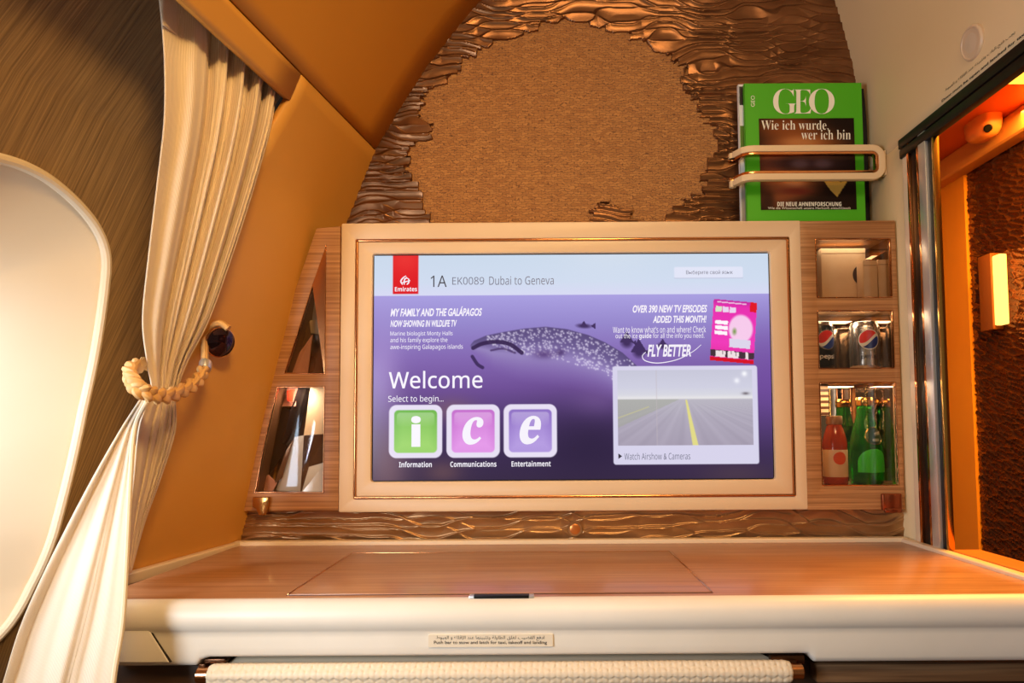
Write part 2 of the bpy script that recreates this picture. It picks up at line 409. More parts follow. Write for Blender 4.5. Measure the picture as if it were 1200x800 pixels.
o = grid_mesh('wall_left', np.stack([Xg, Yg, Zg + EZ], -1), M_textile, keep=~inside[:-1, :-1]); tag(o, kind='structure')
# surround: a shallow reveal that runs outboard towards the window
L = np.array(loop); 
def edge_dist(y, z):
    d = np.full(y.shape, 9.)
    for i in range(len(L) - 1):
        a, c = L[i], L[i + 1]; ab = c - a; t = np.clip(((y - a[0]) * ab[0] + (z - a[1]) * ab[1]) / (ab @ ab + 1e-12), 0, 1)
        d = np.minimum(d, np.hypot(y - a[0] - t * ab[0], z - a[1] - t * ab[1]))
    return d
D = edge_dist(Yg, Zg + EZ)
big = in_poly(Yg + .0025, Zg + EZ + .0025, [tuple(p) for p in loop]) | (D < .008)
dep = np.where(inside, .10 * (1 - np.exp(-D / .13)), 0)
o = grid_mesh('trim_3', np.stack([Xg - dep - .002 * ~inside, Yg, Zg + EZ], -1), M_inset, keep=big[:-1, :-1]); tag(o, kind='structure')
rimp = [Vector((float(prof_x(z - EZ)) + FL * y - OFF + .001, y, z)) for y, z in loop]
o = MB().tube(rimp, .0065, 10, True).build('trim_4', M_inset); tag(o, kind='structure')

# ---- front partition: carved wave relief round a woven field
def wavy(x, z, rs, n=5, kx=9, kz=14):
    s = 0
    for _ in range(n):
        a, b, c = rs.uniform(-kx, kx), rs.uniform(-kz, kz), rs.uniform(0, 6.28); s = s + np.sin(a * x * 2 + b * z + c)
    return s / n
def vnoise(X, Z, lx, lz, rs):
    """smooth value noise with separate scales along x and z, -1..1"""
    gx, gz = X / lx, Z / lz; i, j = np.floor(gx).astype(int), np.floor(gz).astype(int); fx, fz = gx - i, gz - j
    fx = fx * fx * fx * (fx * (fx * 6 - 15) + 10); fz = fz * fz * fz * (fz * (fz * 6 - 15) + 10)
    T = rs.uniform(-1, 1, (j.max() - j.min() + 3, i.max() - i.min() + 3)); i = i - i.min(); j = j - j.min()
    return (T[j, i] * (1 - fx) + T[j, i + 1] * fx) * (1 - fz) + (T[j + 1, i] * (1 - fx) + T[j + 1, i + 1] * fx) * fz
def relief(name, x0, x1, z0, z1, step, lx, pitch, y, amp, material, seed, hole=None, warp=1.1):
    """long overlapping carved waves: layers of shingled bands that wander across each other"""
    rs = np.random.RandomState(seed)
    xs = np.arange(x0, x1 + step / 2, step); zs = np.arange(z0, z1 + step / 2, step)
    X, Z = np.meshgrid(xs, zs); H = np.full(X.shape, -9.); R_ = np.zeros(X.shape); ZC = np.zeros(X.shape)
    for k in range(2):
        ph = Z / pitch + k * .5 + warp * vnoise(X, Z, lx, pitch * 3.0, rs) + .22 * warp * vnoise(X, Z, lx * .5, pitch * 2.5, rs)
        row = np.floor(ph); f = ph - row
        amp_k = .80 + .20 * vnoise(X, Z, lx * 1.3, pitch * 1.5, rs)
        saw = np.where(f < .88, (f / .88) ** 2.2, np.clip((1 - f) / .12, 0, 1) ** .9) * amp_k
        up_ = saw > H; H = np.where(up_, saw, H); R_ = np.where(up_, row * 3 + k, R_); ZC = np.where(up_, Z - (f - .5) * pitch, ZC)
    h = amp * H
    if hole is not None:
        jt = rs.uniform(-1, 1, 4000)[(R_.astype(int) * 7) % 4000]
        h = np.where(hole(X + .011 * jt, ZC), -.006, h + .002)
    return grid_mesh(name, np.stack([X, y - h, Z], -1), material, angle=75)
def scallops(y0, y1, z0, z1, step, cx, cz, x, amp, slant, seed):
    """short slanting chisel marks on a wall facing -x"""
    rs = np.random.RandomState(seed); Y, Z = np.meshgrid(np.arange(y0, y1, step), np.arange(z0, z1, step))
    a, b_ = Y * cos(slant) + Z * sin(slant), -Y * sin(slant) + Z * cos(slant); gx, gz = a / cx, b_ / cz
    i0, j0 = np.floor(gx).astype(int), np.floor(gz).astype(int); oi, oj = i0.min() - 3, j0.min() - 3; nI, nJ = i0.max() - oi + 5, j0.max() - oj + 5
    jx = rs.uniform(.05, .95, (nJ, nI)); jz = rs.uniform(.05, .95, (nJ, nI)); F1 = np.full(Y.shape, 9.); F2 = F1.copy(); DZ = np.zeros(Y.shape)
    for dj in (-1, 0, 1):
        for di in (-1, 0, 1):
            I, J = i0 + di - oi, j0 + dj - oj; dz = gz - (J + oj + jz[J, I]); d = np.hypot(gx - (I + oi + jx[J, I]), dz); n1 = d < F1
            F2 = np.where(n1, F1, np.minimum(F2, d)); DZ = np.where(n1, dz, DZ); F1 = np.where(n1, d, F1)
    h = amp * (np.exp(-(F2 - F1) / .2) + .6 * np.clip(DZ, -.8, .8))
    return np.stack([x - h, Y, Z], -1)
HOLE = [(650, 24), (700, 32), (735, 42), (768, 58), (800, 80), (806, 108), (836, 150), (838, 175), (826, 205), (822, 226), (796, 240), (772, 262), (745, 268), (735, 250), (715, 240), (692, 244), (684, 268), (500, 268), (498, 240), (492, 222), (478, 212), (476, 176), (506, 160), (512, 152), (496, 140), (494, 118), (512, 104), (530, 92), (538, 76), (556, 66), (580, 50), (620, 40)]
hole_w = [(p.x, p.z) for p in (at(u, v, Y_WALL) for u, v in HOLE)]
XR = .645
o = relief('wall_back', -.50, XR + .005, EZ + .352, EZ + 1.07, .0015, .085, .0185, Y_WALL, .0046, M_relief, 3, lambda a, c: in_poly(a, c, hole_w)); tag(o, kind='structure')
x0, z0, x1, z1 = rect(455, 10, 860, 252, Y_WALL); z0 = EZ + .353
o = plate('trim_5', [(x0, z0), (x1, z0), (x1, z1), (x0, z1)], [], Y_WALL + .002, Y_WALL + .006, M_weave); tag(o, kind='structure')
# backing of the partition, floor to ceiling
o = MB().box(-.04, -.80, EZ + 1.055, .56, Y_WALL + .10, EZ + 1.075).build('ceiling_crown', M_right); tag(o, kind='structure')
o = MB().box(-.62, Y_WALL + .090, 0, XR + .02, Y_WALL + .110, EZ + 1.08).build('wall_back_board', M_dark); tag(o, kind='structure')
# strip of larger waves below the screen
x0, z0, x1, z1 = rect(278, 596, 1066, 634, .012)
o = relief('trim_6', x0, x1, z0, z1, .0010, .10, .0215, .016, .0050, M_strip, 11, None, 1.2); tag(o, kind='structure')

# ---- right side lining with the door opening
RP = [(.645, -.96), (.645, .50), (.645, .60), (.640, .68), (.630, .75), (.606, .85), (.57, .95), (.50, 1.06)]
def right_x(z): return float(np.interp(z, [p[1] for p in RP], [p[0] for p in RP]))
jy = [atx(u, 400, XR - .006).y for u in (1063.5, 1070.5, 1073, 1081.5, 1084.5, 1093, 1098.5, 1101)]
DOOR_Y = jy[0]
HEAD = (atx(1115, 120, XR).z + atx(1198, 56.5, XR).z) / 2 - EZ; HLOW = (atx(1082, 172, XR).z + atx(1196, 82, XR).z) / 2 - EZ
P = [[(right_x(z), y, EZ + z) for y in np.linspace(.22, -1.6, 30)] for z in np.linspace(HEAD, 1.06, 20)]
o = grid_mesh('wall_right', P, M_right); md = o.modifiers.new('t', 'SOLIDIFY'); md.thickness = .02; md.offset = -1; tag(o, kind='structure')
P = [[(XR, y, EZ + z) for y in (.22, .05, DOOR_Y)] for z in (-.96, -.2, .2, HEAD)]
o = grid_mesh('wall_right_return', P, M_right); md = o.modifiers.new('t', 'SOLIDIFY'); md.thickness = .02; md.offset = -1; tag(o, kind='structure')

# door frame: jamb strips and a two-step header
d = bpy.data.objects.new('door_1', None); COL.objects.link(d); d.location = (XR, DOOR_Y, EZ - .2); tag(d, kind='structure')
zb, zt = EZ - .215, EZ + HEAD
for nm, k, pr, m_ in (('edge_strip', 0, .004, M_cream), ('copper_strip', 1, .007, M_copper), ('gasket', 2, .002, M_black), ('copper_strip', 3, .006, M_copper), ('chrome_strip', 4, .007, M_chrome), ('gasket', 5, .002, M_black), ('copper_strip', 6, .004, M_gold)):
    MB().box(XR - pr, jy[k + 1], zb, XR + .006, jy[k], zt).build(nm, m_, d, .0012)
hm = HEAD + (HLOW - HEAD) * .45
MB().box(XR - .009, -1.6, EZ + hm, XR + .008, DOOR_Y + .004, EZ + HEAD + .003).build('header_strip', M_black, d, .003)
MB().box(XR - .0078, -1.6, EZ + HLOW, XR + .006, DOOR_Y + .003, EZ + hm - .001).build('header_strip', M_black, d, .003)
MB().box(XR + .002, -1.6, EZ - .225, XR + .05, jy[6], EZ - .196).build('sill', mat('sill_wood', S(206, 120, 50), .35), d, .004)

# ---- aisle beyond the door
AX = 1.25
o = MB().box(AX - .008, atx(1141, 420, AX).y, 0, AX + .03, 1.6, EZ + .80).build('wall_aisle_panel', M_orange); tag(o, kind='structure')
M_aisle = mat('aisle_bronze_wall', S(100, 54, 28), .27, metal=.65)
yb0 = atx(1141, 420, AX).y
o = MB().box(AX + .006, -1.2, 0, AX + .03, yb0 - .002, EZ + .80).build('wall_aisle', M_aisle); tag(o, kind='structure')
o = grid_mesh('wall_aisle_relief', scallops(.20, yb0 - .002, EZ - .35, EZ + .74, .003, .050, .014, AX + .003, .0055, .30, 6), M_aisle); tag(o, kind='structure')
o = MB().box(XR + .03, 1.55, 0, AX + .03, 1.58, EZ + .86).build('wall_aisle_end', M_orange); tag(o, kind='structure')
o = MB().box(XR + .03, -1.2, EZ + .80, AX + .2, 1.6, EZ + .83).build('ceiling_aisle', M_red); tag(o, kind='structure')
o = MB().box(AX - .05, -1.2, EZ + .735, AX + .001, 1.55, EZ + .80).build('trim_7', mat('crown_moulding', S(220, 150, 80), .45), None, .012, 3); tag(o, kind='structure')
o = MB().box(AX - .012, .435, EZ - .6, AX + .001, .465, EZ + .735).build('trim_8', M_gold, None, .003); tag(o, kind='structure')
o = MB().box(-1.2, -2.2, -.03, 1.5, 1.7, 0).build('floor', M_carpet); tag(o, kind='structure')

# ================================================================== CONSOLE SHELF
ZS = at(672, 637, -.012).z
YF = atz(670, 699.5, ZS).y
xL, xR = -.60, .628
con = thing('console_shelf', (0, -.2, 0), 'long console shelf with a walnut top and padded cream front edge under the wall screen', 'shelf')
mb = MB(); mb.hexa([(-.548, YF, ZS - .02), (xR, YF, ZS - .02), (xR, YF, ZS), (-.548, YF, ZS)], [(-.535, .002, ZS - .02), (xR, .002, ZS - .02), (xR, .002, ZS), (-.535, .002, ZS)])
mb.build('tabletop', M_woodtop, con, .001)
# cream piping along back and sides
zt = ZS + .007
MB().box(-.545, -.012, ZS - .01, xR + .012, .008, zt).build('back_piping', M_cream, con, .004, 3)
MB().box(xR - .002, YF - .01, ZS - .01, xR + .014, -.008, zt - .001).build('side_piping', M_cream, con, .004, 3)
lp = lambda y, dx: (wall_pt(ZS - EZ, y)[0] + dx, y)
q = [(*lp(YF - .01, .000), ZS - .01), (*lp(YF - .01, .016), ZS - .01), (*lp(YF - .01, .016), zt - .001), (*lp(YF - .01, .000), zt - .001)]
q2 = [(*lp(-.008, .000), ZS - .01), (*lp(-.008, .016), ZS - .01), (*lp(-.008, .016), zt - .001), (*lp(-.008, .000), zt - .001)]
MB().hexa(q, q2).build('side_piping', M_cream, con, .004, 3)
# padded front
XE = at(128, 740, YF - .012).x
fp = [(.004, .000), (-.006, .001), (-.014, -.004), (-.0185, -.012), (-.020, -.020), (-.0185, -.028), (-.0145, -.0335), (-.0125, -.036), (-.0125, -.042), (-.012, -.055), (-.011, -.068), (-.009, -.0735), (-.003, -.076), (.02, -.076)]
rec0, rec1 = at(228, 768, YF - .012).x, at(957, 768, YF - .012).x
xs = np.unique(np.concatenate([np.linspace(XE, .64, 120), np.linspace(rec0 - .012, rec0 + .004, 8), np.linspace(rec1 - .004, rec1 + .012, 8)]))
def fz(x, z):
    k = np.clip(min((x - rec0) / .009, (rec1 - x) / .009), 0, 1); k = k * k * (3 - 2 * k)
    return z if z > -.05 else -.05 + (z + .05) * (1 - .40 * k)
P = [[(x, YF + a, ZS + fz(x, c)) for x in xs] for a, c in fp]
grid_mesh('front_edge', P, M_fascia, con, angle=60)
# end cap with its slanted joint
cap_px = [(129, 734), (172, 734), (177, 742), (198, 775.5), (129, 775.5)]
pts = [(p.x, p.z) for p in (at(u, v, YF - .014) for u, v in cap_px)]
plate('end_cap', pts, [], YF - .0155, YF - .008, M_fascia, con, .0012)
pts = [(p.x, p.z) for p in (at(u, v, YF - .014) for u, v in [(129, 732.6), (173, 732.6), (178.5, 741.5), (200, 776), (129, 776)])]
plate('joint', pts, [], YF - .0135, YF - .006, M_dark, con)
# flap with metal edges and a catch
c = [atz(u, v, ZS) for u, v in ((413, 648), (785, 647), (833, 695), (341, 696.5))]
fx0, fx1 = (c[0].x + c[3].x) / 2, (c[1].x + c[2].x) / 2; fy0, fy1 = (c[2].y + c[3].y) / 2, (c[0].y + c[1].y) / 2
flap = MB().box(fx0, fy0, ZS - .004, fx1, fy1, ZS + .0012).build('flap_panel', M_woodtop, con, .0006)
for xa in (fx0 - .002, fx1):
    MB().box(xa - .0005, fy0, ZS - .003, xa + .0025, fy1, ZS + .0016).build('metal_edge', M_copper, flap, .0005)
MB().box(fx0, fy1, ZS - .003, fx1, fy1 + .0022, ZS + .0014).build('metal_edge', M_copper, flap, .0005)
MB().box(fx0 - .0025, fy0 - .003, ZS - .003, fx1 + .0025, fy0, ZS + .0005).build('shadow_gap', mat('brown_joint', S(84, 48, 30), .4), con)
a = atz(549, 702, ZS); e = atz(626, 701, ZS)
lat = MB().box(a.x, YF - .007, ZS - .002, e.x, YF + .006, ZS + .0035).build('flap_catch', M_chrome, con, .0015)
MB().box(a.x + .006, YF - .0072, ZS + .0005, e.x - .006, YF + .003, ZS + .0042).build('catch_bar', M_black, lat, .0008)
# instruction label
yl = YF - .0135
x0, z0, x1, z1 = rect(502, 743, 648, 757.5, yl)
lab = plate('instruction_label', rrect(x0, z0, x1, z1, .001), [], yl - .0007, yl + .002, mat('label_film', S(226, 209, 184), .42), con)
lt = Lettering(); yt = yl - .0010
lt.px(arabic('ادفع القضيب لغلق الطاولة وتثبيتها عند الإقلاع و الهبوط'), 511, 744.5, 638, 750.5, yt)
lt.px('Push bar to stow and latch for taxi, takeoff and landing', 508.5, 750.5, 641, 755.5, yt, offset=.012)
lt.build('lettering', M_ink, lab)

# console body down to the floor
body = thing('console_cabinet', (0, -.2, 0), 'dark wood console body below the cream shelf edge', 'cabinet')
MB().box(-.56, YF + .03, 0, xR - .01, -.02, ZS - .085).build('body', mat('dark_walnut', S(66, 46, 32), .5), body, .003)
pA, pB = at(952, 777, YF + .01), at(1260, 797, YF + .01)
MB().box(rec1 + .006, YF + .006, pB.z, .64, YF + .028, pA.z).build('wood_rail', noise_mix(mat('brown_rail', S(110, 80, 54), .4), S(84, 58, 38), S(130, 98, 68), (5, 60, 200)), body, .003)
MB().box(-.60, YF + .01, pB.z - .05, rec0 - .004, YF + .029, pA.z + .002).build('side_rail', mat('dark_walnut', S(66, 46, 32), .5), body, .003)

# ================================================================== PULL-OUT TABLE
yb = YF - .006
tb = thing('pull_out_table', (0, yb, ZS - .09), 'retracted table with a cream woven leather push bar under the shelf edge', 'table')
t0, t1 = at(262, 772, yb), at(912, 772, yb)
zt0 = ZS - .0725; zt1 = at(590, 781, yb).z
MB().hexa([(t0.x, yb + .006, zt1), (t1.x, yb + .006, zt1), (t1.x, yb + .006, zt0 - .004), (t0.x, yb + .006, zt0 - .004)],
          [(t0.x + .01, yb + .026, zt1), (t1.x - .02, yb + .026, zt1), (t1.x - .02, yb + .026, zt0 + .003), (t0.x + .01, yb + .026, zt0 + .003)]).build('table_edge', mat('grey_leather', S(196, 184, 162), .45), tb, .003)
for (u0, u1) in ((238, 264), (904, 944)):
    a = at(u0, 767, yb); e = at(u1, 779, yb)
    MB().box(a.x, yb + .001, e.z, e.x, yb + .027, ZS - .0685).build('bracket', mat('dark_copper', S(92, 60, 40), .25, metal=.9), tb, .002)
zc = at(590, 788.5, yb - .006).z; rad = .0128; yc = yb - .006
xa, xe = at(246, 788, yc).x, at(926, 788, yc).x
nxs = 900; nth = 56
TH, XX = np.meshgrid(np.linspace(0, 2 * pi, nth), np.linspace(xa, xe, nxs), indexing='ij')
A = XX / .0135 + TH / (2 * pi) * 6; B = XX / .0135 - TH / (2 * pi) * 6
fa, fb = A % 1, B % 1
hA = np.sqrt(np.clip(1 - (2 * fa - 1) ** 4, 0, 1)) + .5 * np.cos(pi * (np.floor(A) + B)); hB = np.sqrt(np.clip(1 - (2 * fb - 1) ** 4, 0, 1)) - .5 * np.cos(pi * (np.floor(B) + A))
R = rad + .0016 * np.maximum(hA, hB) - .0016
endr = np.clip(np.minimum(XX - xa, xe - XX) / .006, 0, 1) ** .5
R = R * (.80 + .20 * endr)
bar = grid_mesh('woven_bar', np.stack([XX, yc - R * np.cos(TH), zc + R * np.sin(TH)], -1), mat('woven_leather', S(226, 206, 178), .5), tb, angle=80)
RX = Matrix.Rotation(pi / 2, 3, 'Y')
for (xs_, w) in ((xa - .014, .016), (xe - .002, .016)):
    MB().lathe([(.0085, 0), (.0095, .001), (.0095, w - .001), (.0085, w)], (xs_, yc, zc), 24, RX).build('end_cap', M_copper, tb)
for xs_ in (xa - .010, xe + .004):
    MB().box(xs_ - .004, yc, zc - .006, xs_ + .004, yb + .02, zc + .012).build('bar_mount', MATS['dark_copper'], tb, .001)

# ================================================================== WALL SCREEN
mon = thing('wall_screen', (.05, .05, EZ), 'large lit screen in a cream frame showing a purple welcome menu', 'screen')
ox0, oz0, ox1, oz1 = rect(398.5, 260, 943, 598.5, 0)
bx0, bz0, bx1, bz1 = rect(415.5, 279, 928.5, 583, 0)
sx0, sz0, sx1, sz1 = rect(437.5, 298, 903.5, 561.5, .006)
plate('outer_frame', rrect(ox0, oz0, ox1, oz1, .004), [rrect(bx0, bz0, bx1, bz1, .003)], -.001, .10, M_bezel, mon, .002)
plate('bezel', rrect(bx0 + .004, bz0 + .004, bx1 - .004, bz1 - .004, .003), [rrect(sx0 - .002, sz0 - .002, sx1 + .002, sz1 + .002, .006)], .001, .03, M_bezel, mon, .002)
plate('copper_bead', rrect(bx0, bz0, bx1, bz1, .003), [rrect(bx0 + .0042, bz0 + .0042, bx1 - .0042, bz1 - .0042, .002)], -.0025, .03, M_copper, mon, .0014)
plate('screen_gasket', rrect(sx0 - .004, sz0 - .004, sx1 + .004, sz1 + .004, .006), [], .009, .03, M_black, mon)
plate('back_shell', rrect(ox0 + .01, oz0 + .01, ox1 - .01, oz1 - .01, .004), [], .032, .12, M_dark, mon)

# the picture on the display and faint reflections over it, painted in the photograph's screen coordinates
W0, H0, W1, H1 = 438.5, 298.5, 903, 561
NX, NY = 600, 340
U, V = np.meshgrid(np.linspace(W0, W1, NX), np.linspace(H0, H1, NY))
def lerp_cols(t, stops):
    ts = [s_[0] for s_ in stops]; return np.stack([np.interp(t, ts, [s_[1][k] for s_ in stops]) for k in range(3)], -1)
img = lerp_cols(V, [(298, (203, 218, 236)), (330, (208, 220, 240)), (346, (216, 218, 244))])
body_ = lerp_cols(V, [(346, (170, 160, 226)), (380, (150, 136, 205)), (420, (132, 104, 178)), (455, (112, 80, 152)), (490, (84, 60, 116)), (530, (62, 46, 84)), (562, (58, 44, 72))])
def over(img, col, a):
    return img * (1 - a[..., None]) + np.asarray(col, float) * a[..., None]
def g2(cu, cv, su, sv): return np.exp(-((U - cu) / su) ** 2 - ((V - cv) / sv) ** 2)
body_ = over(body_, (44, 32, 62), .75 * g2(690, 520, 75, 45))
body_ = over(body_, (112, 74, 160), .6 * g2(900, 440, 45, 60))
body_ = over(body_, (176, 150, 210), .5 * g2(450, 440, 20, 90))  # pale curtain reflection painted into the display's left edge
body_ = over(body_, (150, 112, 110), .55 * g2(455, 545, 28, 50))  # brownish cabin reflection painted into the lower left corner
body_ = over(body_, (140, 104, 104), .5 * g2(530, 480, 26, 14)) ; body_ = over(body_, (128, 92, 88), .5 * g2(520, 552, 22, 14))
body_ = over(body_, (86, 66, 76), .5 * g2(860, 556, 40, 12)); body_ = over(body_, (128, 96, 158), .4 * g2(700, 470, 30, 18))
# whale shark
back = np.interp(U, [550, 556, 570, 590, 615, 640, 665, 690, 710, 730, 745, 760], [406, 399, 393, 389, 385, 383, 386, 393, 402, 414, 428, 446])
low = np.interp(U, [550, 556, 580, 610, 640, 670, 700, 730, 745, 760], [410, 414, 432, 442, 446, 450, 458, 470, 478, 486])
tt = (V - back) / np.maximum(low - back, 1); ins = np.clip((V - back) / 1.2, 0, 1) * np.clip((U - 551) / 2, 0, 1) * np.clip((757 - U) / 8, 0, 1)
fade = ins * np.clip((1.12 - tt) / .5, 0, 1)
skin = lerp_cols(tt, [(0, (88, 74, 122)), (.3, (108, 92, 146)), (.55, (150, 132, 190)), (1.1, (128, 100, 170))])
body_ = body_ * (1 - fade[..., None]) + skin * fade[..., None]
rs = np.random.RandomState(5); spots = np.zeros(U.shape)
for _ in range(620):
    su = rs.uniform(572, 756); k = rs.uniform(.02, 1) ** 1.0
    hgt = np.interp(su, [572, 600, 640, 680, 720, 756], [8, 24, 36, 38, 38, 28]); sv = np.interp(su, [550, 556, 570, 590, 615, 640, 665, 690, 710, 730, 745, 760], [406, 399, 393, 389, 385, 383, 386, 393, 402, 414, 428, 446]) + 1.5 + hgt * k
    r_ = rs.uniform(.7, 1.35); spots = np.maximum(spots, np.exp(-((U - su) ** 2 + (V - sv) ** 2) / r_ ** 2) * rs.uniform(.6, 1))
body_ = over(body_, (232, 224, 246), spots * ins * .95)
def stroke(pts, w):
    P_ = smooth_curve(pts, 60); d = np.full(U.shape, 99.)
    for a_, c_ in zip(P_[:-1], P_[1:]):
        ab = c_ - a_; t = np.clip(((U - a_[0]) * ab[0] + (V - a_[1]) * ab[1]) / (ab @ ab + 1e-9), 0, 1); d = np.minimum(d, np.hypot(U - a_[0] - t * ab[0], V - a_[1] - t * ab[1]))
    return np.clip((w - d) / .8 + .5, 0, 1)
body_ = over(body_, (52, 34, 76), stroke([(555, 408), (566, 403), (582, 401), (598, 404), (612, 414)], 2.4) * .9)
body_ = over(body_, (60, 42, 88), stroke([(554, 418), (560, 427), (566, 431)], 2.0) * .9)
body_ = over(body_, (66, 44, 92), stroke([(576, 411), (590, 409), (604, 414)], 1.2) * .7)
body_ = over(body_, (86, 60, 118), g2(638, 416, 12, 5) * .8); body_ = over(body_, (72, 48, 104), g2(657, 414, 5, 4) * .8)
def fish(cu, cv, L_, h_, flip=1):
    e = np.clip(1.3 - np.hypot((U - cu) / L_, (V - cv - .06 * (U - cu)) / h_) * 1.3 + .2, 0, 1)
    tu = (U - cu) * flip - L_ * .8; tail = (np.abs(V - cv) < tu * .7) & (tu > 0) & (tu < L_ * .55)
    fin = (np.abs(U - cu) < (V - cv + h_ * 2.0) * .6) & (V < cv) & (V > cv - h_ * 2.0)
    return np.clip(e + tail + fin, 0, 1)
for args in ((685, 383, 10, 3.2), (735, 403, 8, 7), (749, 414, 8, 8), (777, 407, 7, 4.5)): body_ = over(body_, (60, 42, 88), fish(*args) * .92)
img = np.where((V > 346)[..., None], body_, img)
def sd_rr(u0, v0, u1, v1, r):
    qx = np.abs(U - (u0 + u1) / 2) - (u1 - u0) / 2 + r; qy = np.abs(V - (v0 + v1) / 2) - (v1 - v0) / 2 + r
    return np.hypot(np.maximum(qx, 0), np.maximum(qy, 0)) + np.minimum(np.maximum(qx, qy), 0) - r
cov = lambda sd: np.clip(.5 - sd / .9, 0, 1)
img = over(img, (228, 230, 248), cov(sd_rr(792, 314, 873, 327, 2)) * .9); img = over(img, (190, 190, 214), cov(np.abs(V - 327.3) - .4 + 0 * U) * cov(sd_rr(792, 312, 873, 330, 1)) * .8)
img = over(img, (222, 28, 36), cov(sd_rr(460.5, 296, 490.5, 344, .4)))
img = over(img, (244, 70, 64), g2(475, 300, 22, 22) * cov(sd_rr(460.5, 296, 490.5, 344, .4)) * .6)
for (u0, c1, c2) in ((457, (112, 182, 78), (172, 222, 120)), (524, (196, 110, 204), (236, 164, 240)), (590.5, (142, 112, 196), (190, 166, 232))):
    s1 = cov(sd_rr(u0, 474, u0 + 62, 535.5, 9)); img = over(img, (232, 224, 244), s1)
    sd = sd_rr(u0 + 6, 480, u0 + 56, 529.5, 5); s2 = cov(sd)
    t = np.clip((V - 480) / 50, 0, 1) * .75 + .25 * np.clip(-sd / 10, 0, 1); tile = lerp_cols(t, [(0, c1), (1, c2)])
    img = img * (1 - s2[..., None]) + tile * s2[..., None]
    img = over(img, (255, 255, 255), cov(sd_rr(u0 + 9, 483, u0 + 53, 499, 4)) * np.clip((500 - V) / 20, 0, 1) * .35)
# brochure
def quad_uv(p00, p10, p01):              # affine coordinates of a tilted card
    e1 = np.subtract(p10, p00); e2 = np.subtract(p01, p00); det = e1[0] * e2[1] - e1[1] * e2[0]
    du, dv = U - p00[0], V - p00[1]; return (du * e2[1] - dv * e2[0]) / det, (-du * e1[1] + dv * e1[0]) / det
a_, b_ = quad_uv((838, 352), (889, 357), (832, 424)); m = ((a_ > 0) & (a_ < 1) & (b_ > 0) & (b_ < 1)).astype(float)
card = lerp_cols(b_, [(0, (196, 40, 160)), (.1, (232, 50, 176)), (.7, (240, 60, 186)), (1, (226, 40, 150))])
def cbox(x0, y0, x1, y1): return ((a_ > x0) & (a_ < x1) & (b_ > y0) & (b_ < y1)).astype(float)
card = over(card, (250, 240, 250), np.clip(1.2 - np.hypot((a_ - .66) / .25, (b_ - .45) / .21), 0, .2) * 4); card = over(card, (222, 214, 236), cbox(.42, .62, .9, .76)); card = over(card, (110, 150, 70), np.clip(1 - np.hypot((a_ - .52) / .07, (b_ - .5) / .08), 0, 1))
card = over(card, (226, 24, 40), cbox(.84, 0, 1, .16)); card = over(card, (250, 250, 250), cbox(.08, .03, .75, .05) * .7)
for i_ in range(3): card = over(card, (214, 232, 200) if i_ == 0 else (236, 214, 240), cbox(.06 + i_ * .16, .11, .2 + i_ * .16, .2))
for i_ in range(3): card = over(card, (255, 246, 252), cbox(.07, .34 + i_ * .085, .36, .40 + i_ * .085))
card = over(card, (70, 50, 60), cbox(0, .82, 1, .93)); rs = np.random.RandomState(2)
for i_ in range(14): x_ = rs.uniform(0, .95); card = over(card, (240, 224, 226), cbox(x_, .82 + rs.uniform(0, .03), x_ + .06, .93))
card = over(card, (216, 20, 40), cbox(0, .94, 1, 1))
img = img * (1 - m[..., None]) + card * m[..., None]
# tail-camera picture
img = over(img, (216, 212, 236), cov(sd_rr(718, 430.5, 887, 544.5, 3)))
rd = lerp_cols(V, [(435, (200, 200, 218)), (455, (208, 208, 226)), (464, (216, 216, 226)), (468, (232, 230, 232)), (470, (186, 182, 194)), (490, (176, 169, 186)), (522, (168, 159, 178))])
ang = (U - 803) / np.maximum(V - 466, 1.5); rnd = np.sin(ang * 9) * .5 + np.sin(ang * 23 + 1) * .3
rd = rd + (np.clip(V - 470, 0, 8) / 8 * 6 * rnd)[..., None]
rd = over(rd, (164, 168, 150), np.clip((ang < -2.2) * 1., 0, 1) * (V > 469) * .5)
cl = 803.5 + (V - 470) * .19; rd = over(rd, (226, 218, 136), np.clip(.5 + (1 + (V - 470) * .045 - np.abs(U - cl)), 0, 1) * (V > 470))
rd = over(rd, (206, 200, 140), np.clip(.9 - np.abs(V - (491 - (U - 723) * .36)), 0, 1) * (U < 760)); rd = over(rd, (196, 184, 190), np.clip(.8 - np.abs(U - 769), 0, 1) * .8)
rd = over(rd, (250, 250, 255), g2(872, 440, 3, 3)); rd = over(rd, (244, 244, 252), g2(863, 448, 3, 3)); rd = over(rd, (120, 112, 120), g2(873, 463, 4, 1.6))
mm = ((U > 723.5) & (U < 881) & (V > 435) & (V < 522.5)).astype(float); img = img * (1 - mm[..., None]) + rd * mm[..., None]
img = np.clip(img, 0, 255) / 255; img = np.where(img <= .04045, img / 12.92, ((img + .055) / 1.055) ** 2.4)
ySc = .0075
xg = np.linspace(sx0, sx1, NX); zg = np.linspace(sz1, sz0, NY); XX, ZZ = np.meshgrid(xg, zg)
scr = grid_mesh('screen', np.stack([XX, np.full(XX.shape, ySc), ZZ], -1), M_screen, mon, smooth=False, col=img)
def glow(name, c, k=1.): return mat(name, (0, 0, 0), .4, emit=S(*c), estr=SCREEN_E * k)
def spt(u, v, dy=.0006): return Vector((sx0 + (sx1 - sx0) * (u - W0) / (W1 - W0), ySc - dy, sz1 + (sz0 - sz1) * (v - H0) / (H1 - H0)))
GLYPH_M = [glow('glow_white', (244, 240, 250)), glow('glow_black', (52, 52, 66)), glow('glow_grey', (112, 114, 134))]
def st(body, u0, v0, u1, v1, mi=0, **kw): lt.put(body, lambda a, b: spt(u0 + (u1 - u0) * a, v1 + (v0 - v1) * b), mi, **kw)
